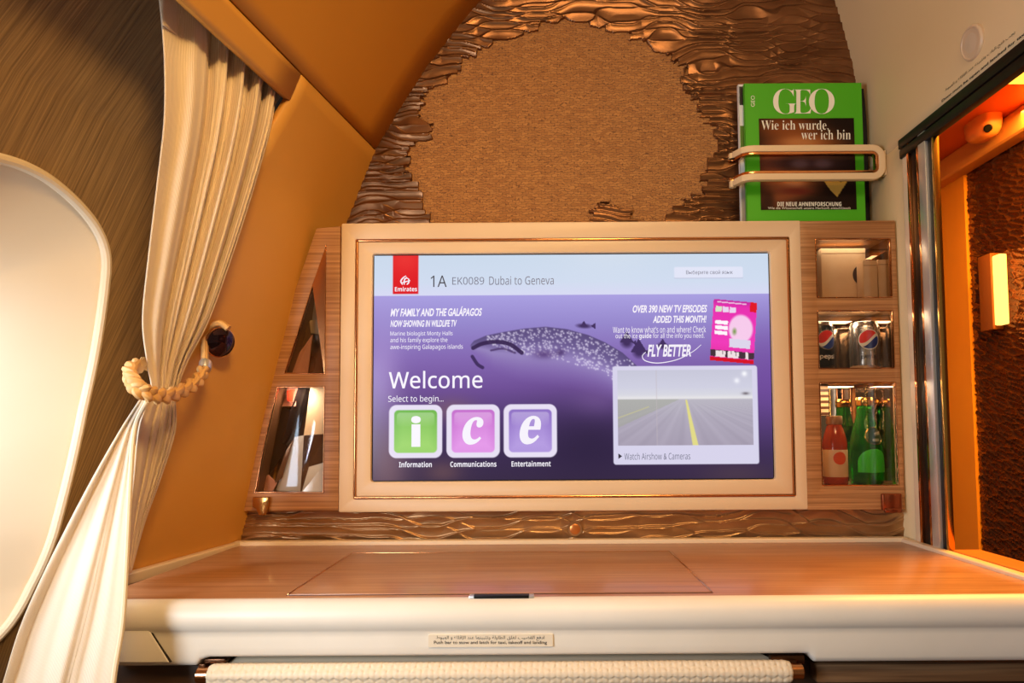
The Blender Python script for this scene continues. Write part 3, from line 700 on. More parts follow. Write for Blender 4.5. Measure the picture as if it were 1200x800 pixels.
def flat(pts, mi, dy=.0006):
    n = len(lt.v); lt.v += [tuple(spt(u, v, dy)) for u, v in pts]; lt.f.append([n + i for i in range(len(pts))]); lt.m.append(mi)
def ribbon(pts, w, mi=0):
    P_ = smooth_curve(pts, 40); n = len(P_)
    for i in range(n - 1):
        d_ = P_[i + 1] - P_[i]; nn = np.array((-d_[1], d_[0])); nn = nn / (np.hypot(*nn) + 1e-9)
        w0 = w * (1 - .8 * abs(i / n - .4)); flat([P_[i] - nn * w0, P_[i] + nn * w0, P_[i + 1] + nn * w0, P_[i + 1] - nn * w0], mi)
def done(name):
    global lt
    lt.build(name, GLYPH_M, scr); lt = Lettering()
lt = Lettering()
st(sans('1A'), 505, 322.5, 524, 336, 1); st(sans('EK0089'), 530.5, 324.5, 568, 333.5, 2); st(sans('Dubai to Geneva'), 574, 323.5, 650, 334, 2); done('flight_lettering')
st(sans('Emirates', True), 463, 335.5, 489, 341, 0)
# the little calligraphic emblem above the airline name
for pts, w in (([(472, 333), (470, 329), (472.5, 325), (476, 322.5)], .9), ([(474, 333), (474, 328), (477, 324)], .8), ([(477, 333), (479.5, 330), (479, 326.5)], .9), ([(471, 331), (476, 329.5), (481, 328)], .7), ([(473.5, 326), (477.5, 325.5), (480, 327)], .6)): ribbon(pts, w)
done('airline_emblem')
st('Выберите свой язык', 806, 318, 861, 324, 2); done('language_lettering')
st('MY FAMILY AND THE GALÁPAGOS', 458, 359, 565.5, 370.5, 0, shear=.25, offset=.028); st('NOW SHOWING IN WILDLIFE TV', 458, 375, 536, 383, 0, shear=.25, offset=.028)
st(sans('Marine biologist Monty Halls'), 458, 388, 531, 394.5, 0); st(sans('and his family explore the'), 458, 395.5, 525, 402.5, 0); st(sans('awe-inspiring Galapagos islands'), 458, 403.5, 543, 410.5, 0); done('feature_lettering')
st('OVER 390 NEW TV EPISODES', 742.5, 359, 830, 368, 0, shear=.25, offset=.028); st('ADDED THIS MONTH!', 766, 371.5, 829, 380, 0, shear=.25, offset=.028)
st(sans("Want to know what's on and where? Check"), 719, 384, 828, 391.5, 0); st(sans('out the ice ') + sans('guide', True) + sans(' for all the info you need.'), 722, 392, 826, 399.5, 0); done('episode_lettering')
st('FLY BETTER', 759, 405.5, 810, 419.5, 0, shear=.25, offset=.028)
ribbon([(757, 414), (753, 419), (757, 424.5), (772, 427), (794, 423), (812, 414), (822, 406)], .55); done('slogan_lettering')
st(sans('Welcome'), 456.5, 434.5, 566, 455, 0, offset=.006); st(sans('Select to begin...'), 456, 463, 520.5, 472.5, 0); done('welcome_lettering')
st(sans('i', True), 483, 487, 494, 522.5, 0, offset=.02); done('icon_letter'); st(sans('Information', True), 469, 539.5, 507, 546, 0); done('information_lettering')
st(serif('c'), 542.5, 488.5, 567, 520.5, 0, offset=.012, shear=.22); done('icon_letter'); st(sans('Communications', True), 528.5, 539.5, 582, 546, 0); done('communications_lettering')
st(serif('e'), 609, 487.5, 634, 520.5, 0, offset=.012, shear=.25); done('icon_letter'); st(sans('Entertainment', True), 599.5, 539.5, 645, 546, 0); done('entertainment_lettering')
st(sans('Watch Airshow & Cameras'), 730.5, 531, 807, 539, 2); flat([(723.5, 531.5), (728, 534.8), (723.5, 538)], 1); done('camera_lettering')

# ================================================================== RIGHT CABINET
def frame_ring(name, loop_, y, w, material, parent):
    """thin metal frame just inside a window opening"""
    P_ = [(p[0], p[1]) for p in loop_]; cxm = sum(p[0] for p in P_) / len(P_); czm = sum(p[1] for p in P_) / len(P_)
    N = len(P_); inner = []
    for i in range(N):
        a = Vector(P_[i - 1]); p = Vector(P_[i]); c_ = Vector(P_[(i + 1) % N]); n1 = (p - a).normalized(); n2 = (c_ - p).normalized()
        n1 = Vector((-n1.y, n1.x)); n2 = Vector((-n2.y, n2.x)); nn = (n1 + n2).normalized(); k = w / max(.3, nn.dot(n1)); q = p + nn * k
        if (q - Vector((cxm, czm))).length > (p - Vector((cxm, czm))).length: q = p - nn * k
        inner.append((q.x, q.y))
    plate(name, P_, [inner], y, y + .006, material, parent, .0006); return inner
rc = thing('minibar_cabinet', (.62, .06, EZ - .1), 'veneered cabinet with three glass windows beside the screen, holding the drinks', 'cabinet')
cx0, cz0, cx1, cz1 = rect(940.5, 258.5, 1065, 597, 0)
cx1 = XR - .004
W = [rect(956, 279.5, 1043.5, 349, 0), rect(958.5, 363.5, 1048.5, 432, 0), rect(961.5, 447.5, 1052.5, 569, 0)]
wl, wr = sum(w[0] for w in W) / 3, sum(w[2] for w in W) / 3
W = [(wl, w[1], wr, w[3]) for w in W]
face = plate('face_frame', rrect(cx0, cz0, cx1, cz1, .003), [rrect(*w, .003) for w in W], -.001, .012, M_wood, rc, .0015)
M_mir = mat('bronze_mirror', S(206, 186, 164), .03, metal=1.)
M_in = noise_mix(mat('cabinet_lining', S(196, 150, 104), .35), S(186, 138, 92), S(206, 162, 116), (6, 60, 160))
mb = MB()
for xa_, xb_ in ((cx0 + .001, cx0 + .0055), (cx1 - .0032, cx1 - .001)): mb.box(xa_, .012, cz0 + .001, xb_, .124, cz1 - .001)
mb.build('side_walls', M_in, rc)
M_stripe = mat('reflection_stripes', S(200, 150, 104), .3)
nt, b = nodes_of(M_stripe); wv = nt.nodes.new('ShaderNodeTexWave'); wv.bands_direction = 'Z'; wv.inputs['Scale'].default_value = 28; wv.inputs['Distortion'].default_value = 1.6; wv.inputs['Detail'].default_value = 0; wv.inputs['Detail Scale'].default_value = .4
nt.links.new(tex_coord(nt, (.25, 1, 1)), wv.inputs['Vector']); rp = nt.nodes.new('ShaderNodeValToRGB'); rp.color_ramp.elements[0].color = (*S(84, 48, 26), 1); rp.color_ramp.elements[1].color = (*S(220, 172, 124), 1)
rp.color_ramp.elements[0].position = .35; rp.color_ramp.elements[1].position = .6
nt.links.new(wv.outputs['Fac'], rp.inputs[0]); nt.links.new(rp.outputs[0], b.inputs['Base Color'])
xi0, xi1 = cx0 + .006, cx1 - .006
MB().box(xi0, .0905, cz0 + .001, xi1 + .003, .0945, cz1 - .001).build('mirror_back', M_mir, rc)
MB().box(xi1, .0125, cz0 + .001, xi1 + .0025, .0903, cz1 - .001).build('mirror_side', M_mir, rc)
MB().box(wl - .004, .086, W[2][3] - .058, wl + .052, .0903, W[2][3] + .003).build('painted_reflection_stripes', M_stripe, rc)  # card with a mirror reflection painted on as stripes
FLOORZ = []
for k, (za, zb_) in enumerate(((cz0, W[2][1] - .0005), (W[2][3] + .004, W[1][1] - .0005), (W[1][3] + .004, W[0][1] - .0005), (W[0][3] + .003, cz1 - .001))):
    MB().box(xi0, .0125, za + .001, xi1 - .0003, .0903, zb_).build('shelf', M_in, rc, .0005); FLOORZ.append(zb_)
for w in W:
    lp_ = rrect(*w, .003); frame_ring('window_trim', lp_, -.0015, .0018, M_copper, face)
    plate('glass_pane', rrect(w[0] - .001, w[1] - .001, w[2] + .001, w[3] + .001, .003), [], .004, .006, M_pane, rc)
x0, z0, x1, z1 = rect(1034, 578, 1057, 600.5, -.008)
mb = MB().box(x0, -.010, z0 + .004, x1, -.0008, z1); mb.box(x0 + .002, -.014, z0, x1 - .002, -.006, z0 + .008)
mb.build('latch', mat('brown_copper', S(150, 78, 44), .2, metal=.8), rc, .003, 3)
def cab_light(name, x, y, z, sx_, sy_, w, col):
    l = area(name, (x, y, z), (x, y + .01, z - 1), sx_, sy_, w, col); return l
for w, e in zip(W, (.05, .14, .30)): cab_light('minibar_light', (wl + wr) / 2, .045, w[3] - .001, .10, .03, e, (1, .82, .58))

# drinks --------------------------------------------------------------
def cyl_pt(c, r, a, z): return Vector((c[0] + r * sin(a), c[1] - r * cos(a), c[2] + z))   # a = 0 faces the room
def emblem_on(c, r, a0, z0, rad_, name, parent, mats, plain=None):
    """round emblem bent round a can: mats = (rim, upper, white, lower)"""
    mb = MB(); n = 20; rr = r + .00025
    def pt(x, z, k=0): return cyl_pt(c, rr + k, a0 + x / r, z0 + z)
    def wave(x, o): return rad_ * (o + .34 * sin(x / rad_ * 2.2 - .4) + .28 * x / rad_)
    def half(x): return sqrt(max(0, rad_ ** 2 - x * x))
    xs_ = [rad_ * -cos(pi * i / n) for i in range(n + 1)]
    for mi, lo, hi in ((1, .14, 9), (2, -.22, .14), (3, -9, -.22)):
        for i in range(n):
            q = []
            for x in (xs_[i], xs_[i + 1]):
                h = half(x) * .97; q.append((x, min(max(wave(x, lo), -h), h), min(max(wave(x, hi), -h), h)))
            if q[0][2] - q[0][1] < 1e-6 and q[1][2] - q[1][1] < 1e-6: continue
            for s_ in range(3):
                f0, f1 = s_ / 3, (s_ + 1) / 3; Z_ = lambda k, f: q[k][1] + (q[k][2] - q[k][1]) * f
                mb.add([pt(q[0][0], Z_(0, f0), .0001), pt(q[1][0], Z_(1, f0), .0001), pt(q[1][0], Z_(1, f1), .0001), pt(q[0][0], Z_(0, f1), .0001)], [(0, 1, 2, 3)], mi)
    for i in range(24):
        a1, a2 = 2 * pi * i / 24, 2 * pi * (i + 1) / 24
        mb.add([pt(rad_ * 1.08 * cos(a), rad_ * 1.08 * sin(a)) for a in (a1, a2)] + [pt(rad_ * .9 * cos(a), rad_ * .9 * sin(a)) for a in (a2, a1)], [(0, 1, 2, 3)], 0)
    return mb.build(name, mats, parent, smooth=False)
def text_on(lt_, body, c, r, a0, z0, w, h, mi=0, **kw):
    lt_.put(body, lambda a, b: cyl_pt(c, r + .0003, a0 + (a - .5) * w / r, z0 + b * h), mi, **kw)
def disc_on(c, rfun, a0, z0, rw_, rh, name, material, parent, lift=.0004):
    mb = MB(); vs = [cyl_pt(c, rfun(z0) + lift, a0, z0)]; n = 32; R_ = 5
    for j in range(1, R_ + 1):
        for i in range(n):
            k = 2 * pi * i / n; z = z0 + rh * j / R_ * sin(k); vs.append(cyl_pt(c, rfun(z) + lift, a0 + rw_ * j / R_ * cos(k) / rfun(z0), z))
    fs = [(0, 1 + i, 1 + (i + 1) % n) for i in range(n)] + [(1 + (j - 1) * n + i, 1 + j * n + i, 1 + j * n + (i + 1) % n, 1 + (j - 1) * n + (i + 1) % n) for j in range(1, R_) for i in range(n)]
    mb.add(vs, fs); return mb.build(name, material, parent)
M_red_p, M_white_p, M_blue_p = mat('print_red', S(226, 36, 34), .35), mat('print_white', S(240, 236, 230), .35), mat('print_blue', S(28, 58, 140), .35)
M_alu = mat('can_aluminium', S(206, 200, 196), .22, metal=.9); M_canblk = mat('can_black', S(30, 26, 28), .25, metal=.4)
M_candk = mat('can_dark_brown', S(74, 52, 42), .22, metal=.7)
CANP = [(.019, 0), (.0225, .001), (.0262, .006), (.0265, .010), (.0265, .078), (.0255, .082), (.0228, .0875), (.0228, .0895), (.0218, .090), (.0213, .0875), (.001, .0872)]
def can(u, y, a0, body_m, label, ring_m):
    p = at(u, 430, y); c = (p.x, y, FLOORZ[1] + .0006)
    t = thing('soda_can', c, label, 'can', 'small soda cans in the minibar')
    MB().lathe([q for q in CANP if q[1] <= .0822], c, 36).build('can_body', body_m, t)
    MB().lathe([(.0254, .0821), (.0228, .0875), (.0229, .0895), (.0218, .090), (.0213, .0875), (.0205, .0872), (.001, .0872)], c, 36).build('can_lid', M_alu, t)
    mb = MB().tube([(c[0] + .002 + .006 * cos(k), c[1] + .009 * sin(k), c[2] + .0884) for k in np.linspace(0, 6.28, 13)[:-1]], .0012, 6, True); mb.build('pull_tab', M_alu, t)
    if ring_m:
        emblem_on(c, .0265, a0, .0555, .0175, 'emblem', t, [ring_m, M_red_p, M_white_p, M_blue_p])
        lt_ = Lettering(); text_on(lt_, 'pepsi', c, .0265, a0, .018, .030, .0115, offset=.01); lt_.build('lettering', M_white_p if body_m is M_canblk else mat('print_dark', S(50, 40, 46), .4), t)
    return t
can(1014, .046, -.12, M_alu, 'silver soda can with a red, white and blue round emblem in the middle window', M_white_p)
can(960.5, .046, .22, M_canblk, 'black soda can with a round emblem at the inner side of the middle window', M_alu)

def perrier(u, y, a0, label, marks=True):
    p = at(u, 560, y); c = (p.x, y, FLOORZ[0] + .0006)
    t = thing('water_bottle', c, label, 'bottle')
    prof = [(.012, .002), (.026, 0), (.0285, .003), (.0300, .012), (.0300, .035), (.0288, .058), (.026, .082), (.0205, .104), (.0155, .120), (.0135, .131), (.0132, .143), (.0145, .145), (.0145, .149), (.012, .150)]
    MB().lathe(prof, c, 40).build('bottle_glass', M_green, t)
    MB().lathe([(.0142, .1435), (.0152, .146), (.0150, .156), (.0135, .1585), (.001, .159)], c, 30).build('cap', M_gold, t)
    if marks:
        mb = MB(); rr = lambda z: float(np.interp(z, [q[1] for q in prof[2:]], [q[0] for q in prof[2:]])) + .0004
        n = 28; rows = []
        for j in range(13):
            z = .022 + .042 * j / 12; half_ = 1.0 * (1 if z < .040 else sqrt(max(0.0, 1 - ((z - .040) / .0245) ** 2)))
            rows.append([cyl_pt(c, rr(z), a0 + half_ * (-1 + 2 * i / n), z) for i in range(n + 1)])
        vs = [p_ for r_ in rows for p_ in r_]; fs = [(j * (n + 1) + i, j * (n + 1) + i + 1, (j + 1) * (n + 1) + i + 1, (j + 1) * (n + 1) + i) for j in range(12) for i in range(n)]
        mb.add(vs, fs); mb.build('label', mat('label_green', S(70, 224, 66), .3, emit=None), t)
        disc_on(c, rr, a0 + .15, .088, .0185, .0165, 'neck_label', mat('label_dark_green', S(18, 66, 34), .3), t, .0002)
        mb = MB(); pth = [cyl_pt(c, rr(.088 + .0155 * sin(k)) + .0006, a0 + .15 + .0175 * cos(k) / .025, .088 + .0155 * sin(k)) for k in np.linspace(0, 2 * pi, 33)[:-1]]
        mb.tube(pth, .0005, 5, True); mb.build('neck_label_rim', M_gold, t)
        lt_ = Lettering(); lt_.put('perrier', lambda a, b: cyl_pt(c, rr(.088 + .010 * b) + .0009, a0 + .15 + (a - .5) * .028 / .025, .085 + .006 * (a - .5) + .0105 * b), 0, offset=.015)
        lt_.put('eau', lambda a, b: cyl_pt(c, rr(.080) + .0009, a0 + .15 + (a - .5) * .012 / .025, .078 + .005 * b), 0, offset=.01)
        lt_.build('lettering', mat('label_pale', S(222, 226, 190), .4), t)
    return t
perrier(1015.5, .046, .10, 'green sparkling water bottle with a gold cap in the bottom window')
p = at(979.5, 560, .036); c = (p.x, .036, FLOORZ[0] + .0006)
t = thing('juice_bottle', c, 'small bottle of orange red juice with a cream label in the bottom window', 'bottle')
prof = [(.010, .001), (.0195, 0), (.0212, .003), (.0212, .074), (.0200, .084), (.0160, .098), (.0128, .107), (.0125, .112), (.010, .1125)]
MB().lathe(prof, c, 36).build('bottle_glass', M_juice, t)
MB().lathe([(.0128, .1085), (.0142, .110), (.0142, .122), (.0130, .1245), (.001, .125)], c, 28).build('cap', mat('juice_cap', S(150, 104, 66), .3, metal=.3), t)
mb = MB().lathe([(.0213, .014), (.0215, .0145), (.0215, .0625), (.0213, .063)], c, 36); mb.build('label', mat('label_cream', S(232, 196, 150), .5), t)
disc_on(c, lambda z: .0215, -.02, .048, .0115, .0115, 'fruit_emblem', mat('print_orange', S(226, 84, 30), .4), t)

# cartons in the top window
def carton(u0, v0, u1, y0, y1, label):
    a = at(u0, v0, y0); e = at(u1, v0, y0); zf = FLOORZ[2] + .0006
    t = thing('small_carton', ((a.x + e.x) / 2, y0, zf), label, 'box')
    MB().box(a.x, y0, zf, e.x, y1, a.z).build('carton_body', M_card, t, .001)
    MB().box(a.x + .001, y0 - .0004, a.z - .010, e.x - .001, y0 + .001, a.z - .009).build('lid_fold', mat('card_edge', S(150, 116, 82), .7), t)
    return t, a, e, zf
t, a, e, zf = carton(962, 291, 1014, .050, .088, 'taller cream carton with a dark half disc in the top window')
cc = at(1012, 322, .0495); r_ = .0205
mb = MB(); mb.add([(cc.x, .0492, cc.z)] + [(cc.x + r_ * cos(k), .0492, cc.z + r_ * sin(k)) for k in np.linspace(pi / 2, 3 * pi / 2, 24)], [(0, i, i + 1) for i in range(1, 24)]); mb.build('dark_half_disc', mat('disc_brown', S(58, 30, 26), .4), t)  # dark half disc on the front of the carton
carton(1011, 305, 1027.5, .022, .048, 'narrow cream carton standing before the taller carton in the top window')
carton(1028.5, 304, 1042, .026, .085, 'cream carton squeezed against the outer side of the top window')

# ================================================================== LEFT CABINET
lc = thing('corner_cabinet', (-.45, .06, EZ - .1), 'tapered veneered cabinet with two mirrored glass windows between the tan panel and the screen', 'cabinet')
pxw = lambda pts, y=0: [(p.x, p.z) for p in (at(u, v, y) for u, v in pts)]
outer = pxw([(278, 598.5), (396.5, 598), (399, 265), (371, 267.5), (353, 319), (331, 384), (313, 442), (298, 498)])
w_up = pxw([(333, 437.5), (381, 438.5), (382.5, 287), (366, 335), (346, 398)])
w_lo = pxw([(298, 577.5), (379.5, 577.5), (381, 452.5), (325, 453), (311, 512)])
face = plate('face_frame', outer, [w_up, w_lo], -.001, .012, M_wood, lc, .0012)
plate('carcass', outer, [w_up, w_lo], .0125, .080, mat('dark_lining', S(92, 60, 38), .4), lc)
plate('back_panel', outer, [], .0805, .12, mat('dark_lining', S(92, 60, 38), .4), lc)
for wp in (w_up, w_lo):
    frame_ring('window_trim', wp, -.0015, .0016, M_copper, face)
    plate('glass_pane', wp, [], .004, .006, M_pane, lc)
MM = [mat('reflection_black', S(26, 20, 20), .08), mat('reflection_rose', S(226, 160, 136), .12, metal=.15), mat('reflection_silver', S(238, 232, 226), .10, metal=.3), mat('reflection_cream', S(232, 206, 172), .15, metal=.1), mat('reflection_brown', S(116, 82, 58), .12, metal=.6), mat('reflection_red', S(214, 50, 30), .2)]  # cabin reflections painted as plain colours on tilted panels
def facets(name, tris, parent):
    mb = MB()
    for pts, ds, mi in tris:
        P_ = [at(u, v, d_) for (u, v), d_ in zip(pts, ds)]; Q_ = [p_ + Vector((0, .004, 0)) for p_ in P_]; n = len(P_)
        mb.add(P_ + Q_, [tuple(range(n))[::-1], tuple(range(n, 2 * n))] + [(i, (i + 1) % n, n + (i + 1) % n, n + i) for i in range(n)], mi)
    return mb.build(name, MM, parent, smooth=False)
facets('painted_reflections', [
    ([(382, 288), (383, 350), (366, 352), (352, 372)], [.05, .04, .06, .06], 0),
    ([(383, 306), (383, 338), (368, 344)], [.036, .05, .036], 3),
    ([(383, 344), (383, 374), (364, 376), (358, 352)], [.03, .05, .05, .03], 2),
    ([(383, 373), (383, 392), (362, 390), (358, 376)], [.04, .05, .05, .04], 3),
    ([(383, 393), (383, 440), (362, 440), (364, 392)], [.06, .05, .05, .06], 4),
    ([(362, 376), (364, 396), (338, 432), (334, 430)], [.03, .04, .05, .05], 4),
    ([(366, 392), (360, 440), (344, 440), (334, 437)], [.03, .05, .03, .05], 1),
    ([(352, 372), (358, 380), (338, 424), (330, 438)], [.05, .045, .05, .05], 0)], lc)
facets('painted_reflections', [
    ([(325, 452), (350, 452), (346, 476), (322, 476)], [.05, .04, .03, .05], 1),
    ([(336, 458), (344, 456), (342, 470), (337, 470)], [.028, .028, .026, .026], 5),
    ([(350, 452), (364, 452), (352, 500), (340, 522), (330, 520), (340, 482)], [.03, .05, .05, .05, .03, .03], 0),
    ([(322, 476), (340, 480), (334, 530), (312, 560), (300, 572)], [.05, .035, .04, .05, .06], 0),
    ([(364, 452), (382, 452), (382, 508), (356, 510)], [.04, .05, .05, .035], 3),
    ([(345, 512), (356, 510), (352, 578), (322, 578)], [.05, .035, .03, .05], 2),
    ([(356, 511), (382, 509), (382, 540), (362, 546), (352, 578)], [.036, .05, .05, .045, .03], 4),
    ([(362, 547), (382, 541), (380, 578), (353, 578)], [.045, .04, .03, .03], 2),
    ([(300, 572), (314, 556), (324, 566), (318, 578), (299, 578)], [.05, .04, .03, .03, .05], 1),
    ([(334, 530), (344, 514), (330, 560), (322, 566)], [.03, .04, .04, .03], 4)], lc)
for u_, v_, w_ in ((368, 330, .05), (352, 456, .16)):
    q = at(u_, v_, .018); area('added_facet_light', (q.x, q.y, q.z), (q.x - .01, q.y + .035, q.z - .1), .03, .012, w_, (1, .86, .7))  # small unseen lamps added inside to brighten the facets
x0, z0, x1, z1 = rect(297, 582, 316.5, 604, -.006)
mb = MB(); nS = 10
for k in range(nS):
    pass
prof_l = [(x0, z1), (x1, z1), (x1, z1 - .010), (x1 - .003, z0 + .007), (x1 - .010, z0), (x0 + .012, z0 + .001), (x0 + .006, z0 + .012), (x0, z0 + .016)]
plate('latch', prof_l, [], -.012, -.0012, mat('dark_gold', S(186, 132, 70), .2, metal=.9), lc, .003)

# button on the carved strip
p = at(674, 620, .008)
t = thing('round_button', (p.x, .0155, p.z), 'small round copper button on the carved strip below the screen', 'button')
RF = Matrix.Rotation(pi / 2, 3, 'X')
MB().lathe([(.0138, -.006), (.0138, .004), (.0128, .005), (.0118, .005)], (p.x, .0155, p.z), 28, RF).build('ring', M_strip, t)
MB().lathe([(.0116, -.006), (.0116, .0035), (.009, .0052), (.001, .0055)], (p.x, .0155, p.z), 28, RF).build('push_face', mat('orange_copper', S(196, 116, 54), .3, metal=.6), t)

# ================================================================== MAGAZINES AND RACK
def magazine(name, u0, u1, v0, yf, thick, spine_m, cover_m, label, tilt=0):
    zb_ = cz1 + .0005; a, e = at(u0, 180, yf), at(u1, 180, yf); zt_ = at((u0 + u1) / 2, v0, yf).z
    t = thing(name, ((a.x + e.x) / 2, yf + thick / 2, zb_), label, 'magazine')
    MB().box(a.x + .001, yf + .0006, zb_, e.x - .001, yf + thick - .0006, zt_ - .001).build('pages', M_white, t)
    MB().box(a.x, yf, zb_, e.x, yf + .0005, zt_).build('front_cover', cover_m, t)
    MB().box(a.x, yf + thick - .0005, zb_, e.x, yf + thick, zt_).build('back_cover', cover_m, t)
    MB().box(a.x - .0005, yf, zb_, a.x + .0008, yf + thick, zt_).build('spine', spine_m, t, .0002)
    return t, a.x, e.x, zb_, zt_
YM = .068
gm, gx0, gx1, gz0, gz1 = magazine('magazine', 874, 1012, 97.5, YM, .008, mat('cover_green', S(72, 172, 14), .45), mat('cover_green', S(76, 168, 24), .3), 'green magazine with a large white title at the front of the rack')
# its cover picture
gp0, gp1 = at(889, 139, YM), at(1004, 245.5, YM)
nx_, ny_ = 130, 120
pu, pv = np.meshgrid(np.linspace(0, 1, nx_), np.linspace(0, 1, ny_))
def bl(cu, cv, su, sv, k=1): return k * np.exp(-(((pu - cu) / su) ** 2 + ((pv - cv) / sv) ** 2) ** 1.5)
ci = np.zeros((ny_, nx_, 3)) + np.array((30, 18, 12))
ov = lambda c, a: ci * (1 - a[..., None]) + np.asarray(c, float) * a[..., None]
ci = ov((150, 78, 34), bl(.30, .1, .35, .14, .8)); ci = ov((176, 100, 48), bl(.5, .30, .42, .16, .8)); ci = ov((196, 130, 76), bl(.42, .28, .22, .08, .8))
ci = ov((150, 76, 44), bl(.12, .48, .16, .2, .9)); ci = ov((70, 44, 40), bl(.5, .5, .45, .1, .9)); ci = ov((124, 92, 92), bl(.42, .5, .1, .05, .7)); ci = ov((120, 90, 90), bl(.66, .5, .1, .05, .7))
ci = ov((168, 92, 50), bl(.3, .74, .3, .16, .95)); ci = ov((206, 136, 84), bl(.36, .68, .12, .07, .8)); ci = ov((128, 48, 32), bl(.36, .8, .18, .04, .9)); ci = ov((150, 80, 44), bl(.2, .9, .2, .12, .7)); ci = ov((36, 20, 14), bl(.62, .95, .4, .1, .7))
shard = in_poly(pu, pv, [(.66, .68), (.76, .66), (.84, .70), (.92, .67), (.88, .74), (.80, .86), (.74, .80)]); ci = ov((206, 160, 70), shard * .9)
ci = ov((40, 24, 18), bl(.08, .9, .07, .1, .7))
ci = np.clip(ci, 0, 255) / 255; ci = np.where(ci <= .04045, ci / 12.92, ((ci + .055) / 1.055) ** 2.4)
XX, ZZ = np.meshgrid(np.linspace(gp0.x, gp1.x, nx_), np.linspace(gp0.z, gp1.z, ny_))
grid_mesh('cover_picture', np.stack([XX, np.full(XX.shape, YM - .0004), ZZ], -1), M_print, gm, smooth=False, col=ci)
yl = YM - .0008; cover_ink = mat('print_cream', S(240, 236, 214), .5)
lt = Lettering(); lt.px(serif('G'), 906, 104, 934, 133.5, yl, offset=-.014); lt.px(serif('E'), 930, 104.8, 951, 133, yl, offset=-.014); lt.px(serif('O'), 948, 104, 978, 133.5, yl, offset=-.014); lt.build('title_lettering', cover_ink, gm)
lt = Lettering(); lt.px(serif('Wie ich wurde,'), 892, 141, 971, 153.5, yl, offset=-.01); lt.px(serif('wer ich bin'), 939, 152, 997, 163.5, yl, offset=-.01); lt.build('headline_lettering', cover_ink, gm)
lt = Lettering(); lt.px(sans('DIE NEUE AHNENFORSCHUNG', True), 911, 236.5, 986, 241.5, yl); lt.px('Wie die Wissenschaft unsere Herkunft entschlüsselt', 900, 242.3, 997, 245, yl, 0); lt.build('footer_lettering', cover_ink, gm)
lt = Lettering(); lt.put('GEO', lambda a, b: at(884.5 - 4.5 * b, 125 - 13 * a, yl), 0); lt.build('spine_lettering', cover_ink, gm)
mm, mx0, mx1, mz0, mz1 = magazine('magazine', 867, 985, 98.5, .084, .008, M_white, M_white, 'pale magazine peeking out behind the green one on its spine side')
xq, _, xq2, _ = mx0, 0, mx0 + .02, 0
for zf0, zf1, m_ in ((.86, .985, mat('cover_dark_photo', S(44, 36, 32), .4)), (.50, .72, mat('cover_leaf_photo', S(92, 124, 40), .4)), (.03, .40, mat('cover_grey_photo', S(150, 140, 128), .4))):
    MB().box(mx0 + .0015, .0834, mz0 + (mz1 - mz0) * zf0, mx0 + .012, .0842, mz0 + (mz1 - mz0) * zf1).build('cover_picture', m_, mm)
m3 = magazine('magazine', 920, 1023, 104, .100, .008, mat('cover_black', S(26, 24, 30), .35), mat('cover_black', S(26, 24, 30), .35), 'black magazine showing only as a dark edge beyond the green one')[0]

rk = thing('magazine_rack', at(950, 190, .03), 'padded cream strap with copper lining that holds the magazines to the wall', 'rack')
yr = .030
L0, R0, T0, B0 = at(866, 191, yr).x, at(1032, 191, yr).x, at(950, 175, yr).z, at(950, 206.5, yr).z
rr_ = .016
ring = []
def yb_(x):      # the strap's ends turn back to the wall
    k = np.clip((L0 + .028 - x) / .028, 0, 1); return yr + .028 * (1 - sqrt(max(0, 1 - k * k)))
ring += [(L0 + .0002, B0, .069), (L0, B0, .062)] + [(x, B0, yb_(x)) for x in np.linspace(L0, R0 - rr_ - .02, 26)]
for cxx, czz, a0, a1 in ((R0 - rr_, B0 + rr_, -pi / 2, 0), (R0 - rr_, T0 - rr_, 0, pi / 2)):
    ring += [(cxx + rr_ * cos(a), czz + rr_ * sin(a), yr) for a in np.linspace(a0, a1, 8)]
ring += [(x, T0, yb_(x)) for x in np.linspace(R0 - rr_ - .02, L0, 26)] + [(L0, T0, .062), (L0 + .0002, T0, .069)]
path = [Vector((x, float(y_), z)) for x, z, y_ in ring]
# strap as a flat-section band round the loop
def band(path, w_in, w_out, t0, t1):
    mb = MB(); n = len(path); vs = []; fs = []
    for i in range(n):
        a = path[max(i - 1, 0)]; c_ = path[min(i + 1, n - 1)]; tg = (c_ - a).normalized(); out_ = Vector((tg.z, 0, -tg.x))
        if out_.length < .3: out_ = Vector((0, 0, -1 if i < n / 2 else 1))
        out_.normalize(); face = tg.cross(out_); face = face if face.y < 0 or abs(face.y) < .2 and face.x < 0 else -face; face.normalize()
        for o_, d_ in ((w_in, t0), (w_out, t0), (w_out + .001, (t0 + t1) / 2), (w_out, t1), (w_in, t1)): vs.append(path[i] + out_ * o_ - face * d_)
    for i in range(n - 1):
        for k in range(5): fs.append((i * 5 + k, i * 5 + (k + 1) % 5, i * 5 + 5 + (k + 1) % 5, i * 5 + 5 + k))
    fs += [(0, 1, 2, 3, 4), tuple((n - 1) * 5 + k for k in range(5))[::-1]]
    return mb.add(vs, fs)
band(path, -.0046, .0070, -.004, .008).build('strap', mat('cream_strap', S(226, 196, 150), .45), rk, .0008)
band(path, -.0100, -.0050, -.0025, .009).build('copper_lining', M_copper, rk, .0006)
MB().box(R0 + .0075, yr - .001, B0 + .002, XR - .001, yr + .012, T0 - .002).build('wall_mount', mat('cream_strap', S(226, 200, 160), .45), rk, .002)

